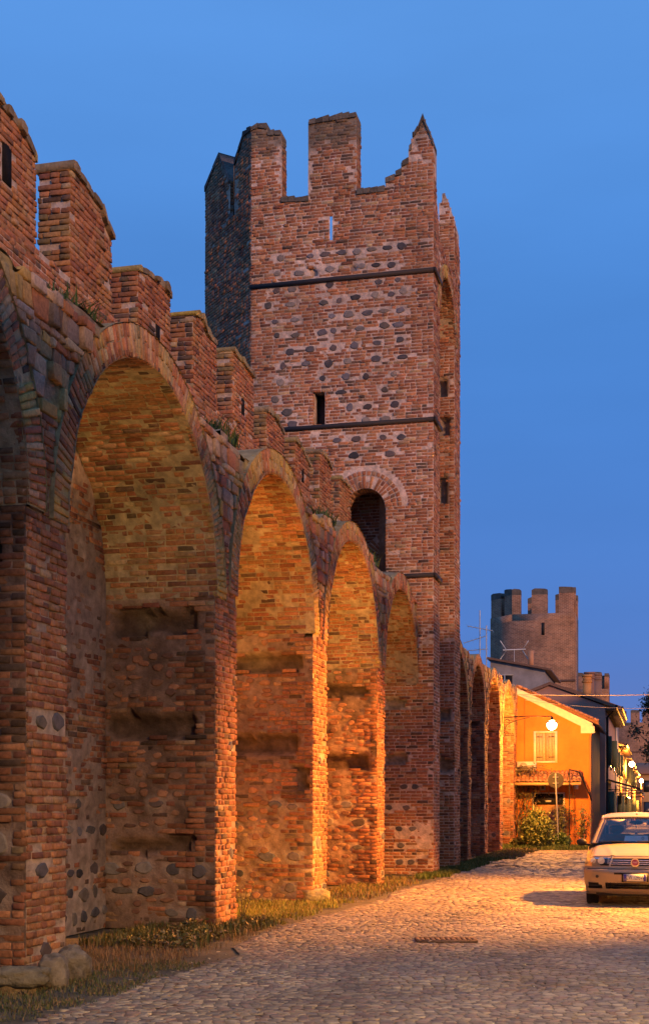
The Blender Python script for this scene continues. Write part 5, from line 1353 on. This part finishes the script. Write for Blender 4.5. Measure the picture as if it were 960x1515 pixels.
# headlights
for s_ in (-1, 1):
    a0, a1 = (.50, 1.0)
    b = MB(); V, f = shell_patch(7.15, 9.85, s_ * .425, s_ * .985, 10, 18, off=-.07); b.add(V, f, (.34, .30, .25)); hl = cb('headlight', b, M_plain)
    for (xx, rr) in ((.54, .055), (.67, .045)):
        q = MB(); q.tube([(s_ * xx, .12 + .2 * (xx / .8) ** 3.2, .735), (s_ * xx, .16 + .2 * (xx / .8) ** 3.2, .735)], [rr, rr * .5], 16, (.7, .65, .55)); cb('reflector', q, M_white, hl)
    b = MB(); V, f = shell_patch(7.15, 9.3, s_ * .425, s_ * .985, 10, 18, off=.002); b.add(V, f); cb('lens', b, M_lens, hl, True)
    q = MB(); q.tube([tuple(Vector(shell(7.1, s_ * .415)) + Vector((0, -.004, 0))), tuple(Vector(shell(9.9, s_ * .385)) + Vector((0, -.004, 0)))], .012, 6); cb('trim', q, M_metal, hl)
b = MB(); V, f = shell_patch(10.05, 15, -1, 1, 24, 49); V = np.array(V)
for p in V:
    cr_ = abs(p[0]) - (.36 + (p[1] - .2) * .18); p[2] += .014 * math.exp(-(cr_ / .035) ** 2) * min(1, max(0, (1.0 - p[1]) * 2))
b.add(V, f); cb('bonnet', b, M_paint, smooth=True)
for s_ in (-1, 1):
    q = MB(); q.tube([tuple(Vector(shell(j, s_ * .905)) + Vector((0, 0, .001))) for j in np.linspace(10.1, 14.6, 12)], .004, 5); cb('bonnet_gap', q, M_blackp)
q = MB(); q.tube([tuple(Vector(shell(10.02, a)) + Vector((0, -.001, 0))) for a in np.linspace(-.9, .9, 30)], .004, 5); cb('bonnet_gap', q, M_blackp)
for s_ in (-.25, .25):
    q = MB(); q.box((s_ - .015, .90, 1.012), (s_ + .015, .925, 1.022)); cb('washer_jet', q, M_blackp)
# sides
ys_ = np.linspace(.30, 3.72, 60); zs_ = np.array([.20, .30, .42, .55, .66, .78, .88, .955])
def hwid(y, z): return (.80 + .02 * math.sin(min(1, y / .9) * 1.57) ) * (1 - .06 * max(0, z - .6) / .35) * (1 - .02 * max(0, .35 - z) / .15) * (1 - .10 * max(0, (y - 3.2) / .55) ** 2 ) - (.0 if y > .6 else .03 * (.6 - y))
for s_ in (-1, 1):
    V = [(s_ * hwid(y, z), y, z) for y in ys_ for z in zs_]; nz = len(zs_); f = []
    for i in range(len(ys_) - 1):
        for k in range(nz - 1):
            cy = (ys_[i] + ys_[i + 1]) / 2; cz_ = (zs_[k] + zs_[k + 1]) / 2
            if any((cy - c) ** 2 + (cz_ - .30) ** 2 < .345 ** 2 for c in (.72, 3.10)): continue
            f.append([i * nz + k, i * nz + k + 1, (i + 1) * nz + k + 1, (i + 1) * nz + k])
    b = MB(); b.add(V, f); cb('side_panel', b, M_paint, smooth=True)
    # shoulder closing bonnet to side
    b = MB(); V = []
    for j in np.linspace(7, 15, 20):
        p = shell(j, s_); V += [p, (s_ * hwid(max(p[1], .3), min(p[2] - .03, .95)), max(p[1] + .01, .30), min(p[2] - .02, .955))]
    b.add(V, [[2 * i, 2 * i + 1, 2 * i + 3, 2 * i + 2] for i in range(19)]); cb('wing', b, M_paint, smooth=True)
    b = MB(); V = []
    for j in np.linspace(0, 7, 12):
        p = shell(j, s_); V += [p, (s_ * hwid(.36, p[2]), .36, p[2])]
    b.add(V, [[2 * i, 2 * i + 1, 2 * i + 3, 2 * i + 2] for i in range(11)]); cb('bumper_corner', b, M_paint, bumper, smooth=True)
    for c in (.72, 3.10):
        q = MB(); q.tube([(s_ * .795, c, .295), (s_ * .785, c, .295), (s_ * .62, c, .295), (s_ * .61, c, .295)], [.27, .295, .295, .27], 28); wh = cb('wheel', q, M_rubber)
        q = MB(); q.tube([(s_ * .80, c, .295), (s_ * .77, c, .295)], [.17, .19], 20, (.4, .4, .4)); cb('rim', q, M_metal, wh)
        q = MB(); A_ = np.linspace(-.1, 3.24, 14); V = [(s_ * xx, c + .345 * math.cos(a), .30 + .345 * math.sin(a)) for a in A_ for xx in (.78, .45)]
        q.add(V, [[2 * i, 2 * i + 1, 2 * i + 3, 2 * i + 2] for i in range(13)]); cb('wheel_arch', q, M_blackp)
q = MB(); q.box((-.62, .15, .17), (.62, 3.7, .22)); cb('underbody', q, M_blackp)
# cabin: belt and roof outlines
def belt(s_, y): return (s_ * (.765 if y > 1.2 else .735 + .03 * (y - .96) / .24), y, .955 + .045 * (1 - min(1, (y - .9) / 1.0)) + .02)
RT_ = [(1.58, 1.395, .575), (1.68, 1.43, .585), (1.95, 1.468, .60), (2.4, 1.485, .60), (2.9, 1.470, .59), (3.3, 1.43, .57)]
V = []; na = 17
for (y, z, hw_) in RT_:
    for a in np.linspace(-1, 1, na): V.append((a * hw_, y - .05 * (1 - a * a) * (y < 1.7), z + .035 * (1 - a ** 2) - (.03 * max(0, abs(a) - .85) / .15)))
f = [[i * na + k, i * na + k + 1, (i + 1) * na + k + 1, (i + 1) * na + k] for i in range(len(RT_) - 1) for k in range(na - 1)]
b = MB(); b.add(V, f); cb('roof', b, M_paint, smooth=True)
q = MB(); q.tube([(0, 1.74, 1.475), (0, 1.82, 1.50)], [.018, .006], 8); cb('roof_aerial', q, M_blackp)
# windscreen
n1, n2 = 9, 17; V = []
for t_ in np.linspace(0, 1, n1):
    for a in np.linspace(-1, 1, n2):
        hw_ = .675 * (1 - t_) + .545 * t_; V.append((a * hw_, .955 + (1.565 - .955) * t_ - .07 * (1 - a * a) * (1 - .4 * t_), 1.005 + (1.405 - 1.005) * t_ + .02 * (1 - a * a) + .02 * math.sin(t_ * 3.14)))
f = [[i * n2 + k, i * n2 + k + 1, (i + 1) * n2 + k + 1, (i + 1) * n2 + k] for i in range(n1 - 1) for k in range(n2 - 1)]
b = MB(); b.add(V, f); cb('windscreen', b, M_glass, smooth=True)
WSV = V
q = MB(); q.tube([tuple(Vector(WSV[(n1 - 1) * n2 + k]) + Vector((0, .012, .012))) for k in range(n2)], .022, 6); cb('header_rail', q, M_paint)
for s_ in (-1, 1):
    b = MB(); V = []
    for t_ in np.linspace(0, 1, 10):
        k = 0 if s_ < 0 else n2 - 1; i = t_ * (n1 - 1); i0 = min(int(i), n1 - 2); fr_ = i - i0
        p = Vector(WSV[i0 * n2 + k]).lerp(Vector(WSV[(i0 + 1) * n2 + k]), fr_)
        o1 = p + Vector((s_ * (.045 - .02 * t_), .012, .008)); o2 = Vector((s_ * (.765 * (1 - t_) + .60 * t_), 1.06 + .60 * t_, .985 + .405 * t_)); V += [tuple(p + Vector((-s_ * .006, 0, .004))), tuple(o1), tuple(o2)]
    b.add(V, [[3 * i + k, 3 * i + k + 1, 3 * i + k + 4, 3 * i + k + 3] for i in range(9) for k in (0, 1)]); cb('windscreen_pillar', b, M_paint, smooth=True)
    b = MB(); V = [(s_ * .765, 1.12, .985), (s_ * .60, 1.68, 1.385), (s_ * .615, 2.45, 1.45), (s_ * .775, 2.45, .975)]; b.add(V, [(0, 1, 2, 3)]); cb('side_window', b, M_glass)
    b = MB(); V = [(s_ * .775, 2.53, .975), (s_ * .615, 2.53, 1.45), (s_ * .60, 3.15, 1.41), (s_ * .755, 3.4, .975)]; b.add(V, [(0, 1, 2, 3)]); cb('side_window', b, M_glass)
    b = MB(); V = [(s_ * .777, 2.44, .96), (s_ * .617, 2.44, 1.46), (s_ * .617, 2.54, 1.46), (s_ * .777, 2.54, .96)]; b.add(V, [(0, 1, 2, 3)]); cb('door_pillar', b, M_paint)
    b = MB(); V = [(s_ * .60, 3.15, 1.42), (s_ * .755, 3.4, .96), (s_ * .70, 3.72, .96), (s_ * .56, 3.35, 1.42)]; b.add(V, [(0, 1, 2, 3)]); cb('rear_pillar', b, M_paint)
    # mirrors
    q = MB(); q.sphere((s_ * .905, 1.10, 1.015), .085, 14, 9, sc=(1.05, .55, .75)); m_o = cb('wing_mirror', q, M_blackp, smooth=True)
    q = MB(); q.tube([(s_ * .77, 1.14, .965), (s_ * .86, 1.11, .99)], .022, 6); cb('mirror_arm', q, M_blackp, m_o)
    q = MB(); q.tube([(s_ * .10 - .02, .90, 1.028), (s_ * .10 - .35, .915, 1.035), (s_ * .10 - .52, .955, 1.03)], [.010, .008, .005], 6) if s_ < 0 else q.tube([(.02, .90, 1.032), (.3, .905, 1.04), (.55, .95, 1.03)], [.010, .008, .005], 6); cb('wiper', q, M_blackp)
    q = MB(); q.tube([(s_ * .62, 3.70, .8), (s_ * .72, 3.66, .8)], .08, 8, (.3, .02, .02)); cb('tail_light', q, M_plain)
b = MB(); b.add([(-.56, 3.36, 1.42), (.56, 3.36, 1.42), (.70, 3.70, 1.0), (-.70, 3.70, 1.0)], [(0, 1, 2, 3)]); cb('rear_window', b, M_glass)
b = MB(); b.box((-.72, 3.68, .25), (.72, 3.74, .99)); cb('tailgate', b, M_paint)
# cabin interior
b = MB(); b.prism([(1.0, .70), (1.45, .70), (1.45, .94), (1.25, .985), (1.0, .98)], (-.70, .70), lambda y, z, x: (x, y, z)); cb('dashboard', b, M_blackp)
b = MB(); b.box((-.70, 1.4, .30), (.70, 3.65, .42)); cb('cabin_floor', b, M_blackp)
for sx_ in (-.36, .36):
    q = MB(); q.prism([(1.85, .42), (2.25, .42), (2.42, 1.12), (2.28, 1.14)], (sx_ - .24, sx_ + .24), lambda y, z, x: (x, y, z)); se = cb('front_seat', q, M_seat)
    q = MB(); q.sphere((sx_, 2.36, 1.22), .12, 12, 8, sc=(1.1, .5, .8)); cb('headrest', q, M_seat, se, True)
b = MB(); b.prism([(2.9, .42), (3.2, .42), (3.45, 1.08), (3.3, 1.1)], (-.62, .62), lambda y, z, x: (x, y, z)); cb('rear_seat', b, M_seat)
q = MB(); q.tube([(.36 + .18 * math.cos(a), 1.50 + .06 * math.sin(a), .98 + .17 * math.sin(a)) for a in np.linspace(0, 6.283, 21)], .014, 6, caps=False); cb('steering_wheel', q, M_blackp)
q = MB(); q.sphere((0, 1.50, 1.345), .12, 12, 8, sc=(1, .22, .32)); cb('rear_view_mirror', q, M_blackp, smooth=True)
q = MB(); q.add([(-.20, 1.12, 1.035), (.20, 1.12, 1.035), (.185, 1.22, 1.125), (-.185, 1.22, 1.125)], [(0, 1, 2, 3)], (.75, .75, .72)); pc = cb('dashboard_card', q, M_plain)
o = car_text('0', .10, (.11, 1.155, 1.083), M_ink, pc, 'digit'); o.rotation_euler = (math.atan2(.09, .10), 0, 0)
q = MB(); q.tube([(.0, 1.45, 1.33), (.0, 1.40, 1.2)], .003, 4, (.5, .4, .3)); q.sphere((0, 1.38, 1.17), .028, 10, 7, (.6, .35, .2)); q.sphere((-.02, 1.38, 1.12), .036, 10, 7, (.7, .5, .3)); q.sphere((.025, 1.38, 1.09), .03, 10, 7, (.65, .4, .3)); q.sphere((0, 1.38, 1.05), .03, 10, 7, (.6, .5, .4)); cb('hanging_charm', q, M_plain)
for sx_ in (-.33, .33):
    q = MB(); q.box((sx_ - .16, 1.50, 1.30), (sx_ + .16, 1.515, 1.40), (.35, .32, .30)); cb('sun_visor', q, M_plain)
# plate
q = MB(); q.box((-.18, -.022, .415), (.18, -.008, .53), (.68, .66, .58)); pl = cb('number_plate', q, M_plain)
for s_ in (-1, 1):
    q = MB(); q.box((s_ * .155 - .022, -.025, .418), (s_ * .155 + .022, -.0225, .527), (.06, .05, .30)); cb('plate_band', q, M_plain, pl)
q = MB(); q.box((-.21, -.007, .40), (.21, .03, .545)); cb('plate_holder', q, M_blackp)
o = car_text('CW 129SW', .082, (0, -.0235, .473), M_ink, pl, 'plate_text'); o.scale = (.70, 1.15, 1)
o = car_text('I', .04, (-.155, -.0265, .445), M_white, pl, 'country_letter')
for s_ in (-1, 1):
    pass

# ------------------------------------------------------------------ street lamps out of frame, and added unseen floodlights for the wall
def pole_lamp(x, y, h, label, arm=(-1.2, 0)):
    t = thing('street_lamp', (x, y, 0), label, 'street lamp')
    q = MB(); q.tube([(x, y, 0), (x, y, h), (x + arm[0] * .5, y + arm[1] * .5, h + .35), (x + arm[0], y + arm[1], h + .4)], [.09, .06, .045, .04], 8); q.build('post', [M_iron], t)
    p = (x + arm[0], y + arm[1], h + .05)
    lamp_head(t, p, .14); return t, p
t, p = pole_lamp(10.4, 23.0, 6.0, 'street lamp on a post beyond the parked car, outside the picture on the right')
lamp_light('lamp_light', 'SPOT', (p[0], p[1], p[2] - .2), 30000, SODIUM, t, target=(4.2, 23.5, 0), size=.18, spot=98, blend=.45)
t, p = pole_lamp(6.5, 1.0, 6.5, 'street lamp behind the viewer, outside the picture')
lamp_light('lamp_light', 'SPOT', (p[0], p[1], p[2] - .2), 10500, (1.0, .58, .24), t, target=(2.5, 10.0, 0), size=.2, spot=70, blend=.95)
def added_flood(loc, target, e, col, spot, blend, label, size=.15):  # added lamp outside the frame, brightens the foot of a pier
    t = thing('added_floodlight', loc, label, 'added_floodlight'); d_ = (Vector(target) - Vector(loc)).normalized(); L_ = Vector(loc)
    q = MB(); q.tube([L_ - d_ * .25, L_ - d_ * .05], [.12, .2], 12); q.build('housing', [M_iron], t)
    q = MB(); q.tube([L_ - d_ * .15, (L_.x, L_.y, 0)], .03, 6); q.build('stand', [M_iron], t)
    lamp_light('fill_beam', 'SPOT', loc, e, col, t, target=target, size=size, spot=spot, blend=blend)
def added_uplight(u, w, z, target, e, col, spot, label):  # added lamp tucked out of sight to make an arch recess glow
    loc = tuple(W(u, w, z)); t = thing('added_floodlight', loc, label, 'added_floodlight'); L_ = Vector(loc); d_ = (Vector(target) - L_).normalized()
    q = MB(); q.tube([L_ - d_ * .16, L_ - d_ * .03], [.07, .11], 12); q.build('housing', [M_iron], t)
    q = MB(); q.tube([L_ - d_ * .12, tuple(W(u - .3, w, z - .1))], .02, 6); q.build('wall_arm', [M_iron], t)
    lamp_light('fill_beam', 'SPOT', loc, e, col, t, target=target, size=.12, spot=spot, blend=.9)
added_uplight(13.8, .5, 4.3, tuple(W(18.1, .9, 6.5)), 190, (1.0, .62, .20), 70, 'added unseen fill lamp behind the nearest pier')
added_uplight(19.25, .45, 4.0, tuple(W(23.2, .9, 5.8)), 520, (1.0, .45, .09), 84, 'added unseen fill lamp behind the second pier')
added_uplight(24.4, .45, 4.0, tuple(W(28.45, .9, 5.6)), 620, (1.0, .48, .10), 84, 'added unseen fill lamp behind the third pier')
added_uplight(19.15, .35, .9, tuple(W(23.2, .7, .7)), 330, (1.0, .34, .04), 120, 'added low fill lamp in the foot of the second full arch')
added_uplight(24.35, .35, .9, tuple(W(28.45, .7, .9)), 210, (1.0, .32, .035), 120, 'added low fill lamp in the foot of the third full arch')
added_uplight(29.5, .45, 4.2, tuple(W(33.1, .9, 5.6)), 160, (1.0, .50, .12), 80, 'added unseen fill lamp behind the fourth pier')
added_flood((7.6, 18.0, .5), tuple(W(22.9, 0, .6)), 7000, (1.0, .46, .07), 15, .9, 'added unseen low fill lamp aimed at the foot of the third pier')

# houses on the other side of the street, beyond the right edge: they shade the foot of the wall from the afterglow
for k, (a, b, ev, m) in enumerate([(-50, -34, 10.1, M_ochre), (-33.9, -19, 10.2, M_cream), (-18.9, -5, 10.0, M_rose), (-4.9, 10, 10.1, M_ochre), (10.1, 26, 10.0, M_cream), (26.1, 52, 9.9, M_rose)]):
    row_house(a, b, -20, 7.0, ev, m, ['ochre', 'cream', 'rose', 'second ochre', 'second cream', 'long rose'][k] + ' house across the street, outside the picture', 3, 1, 60 + k)
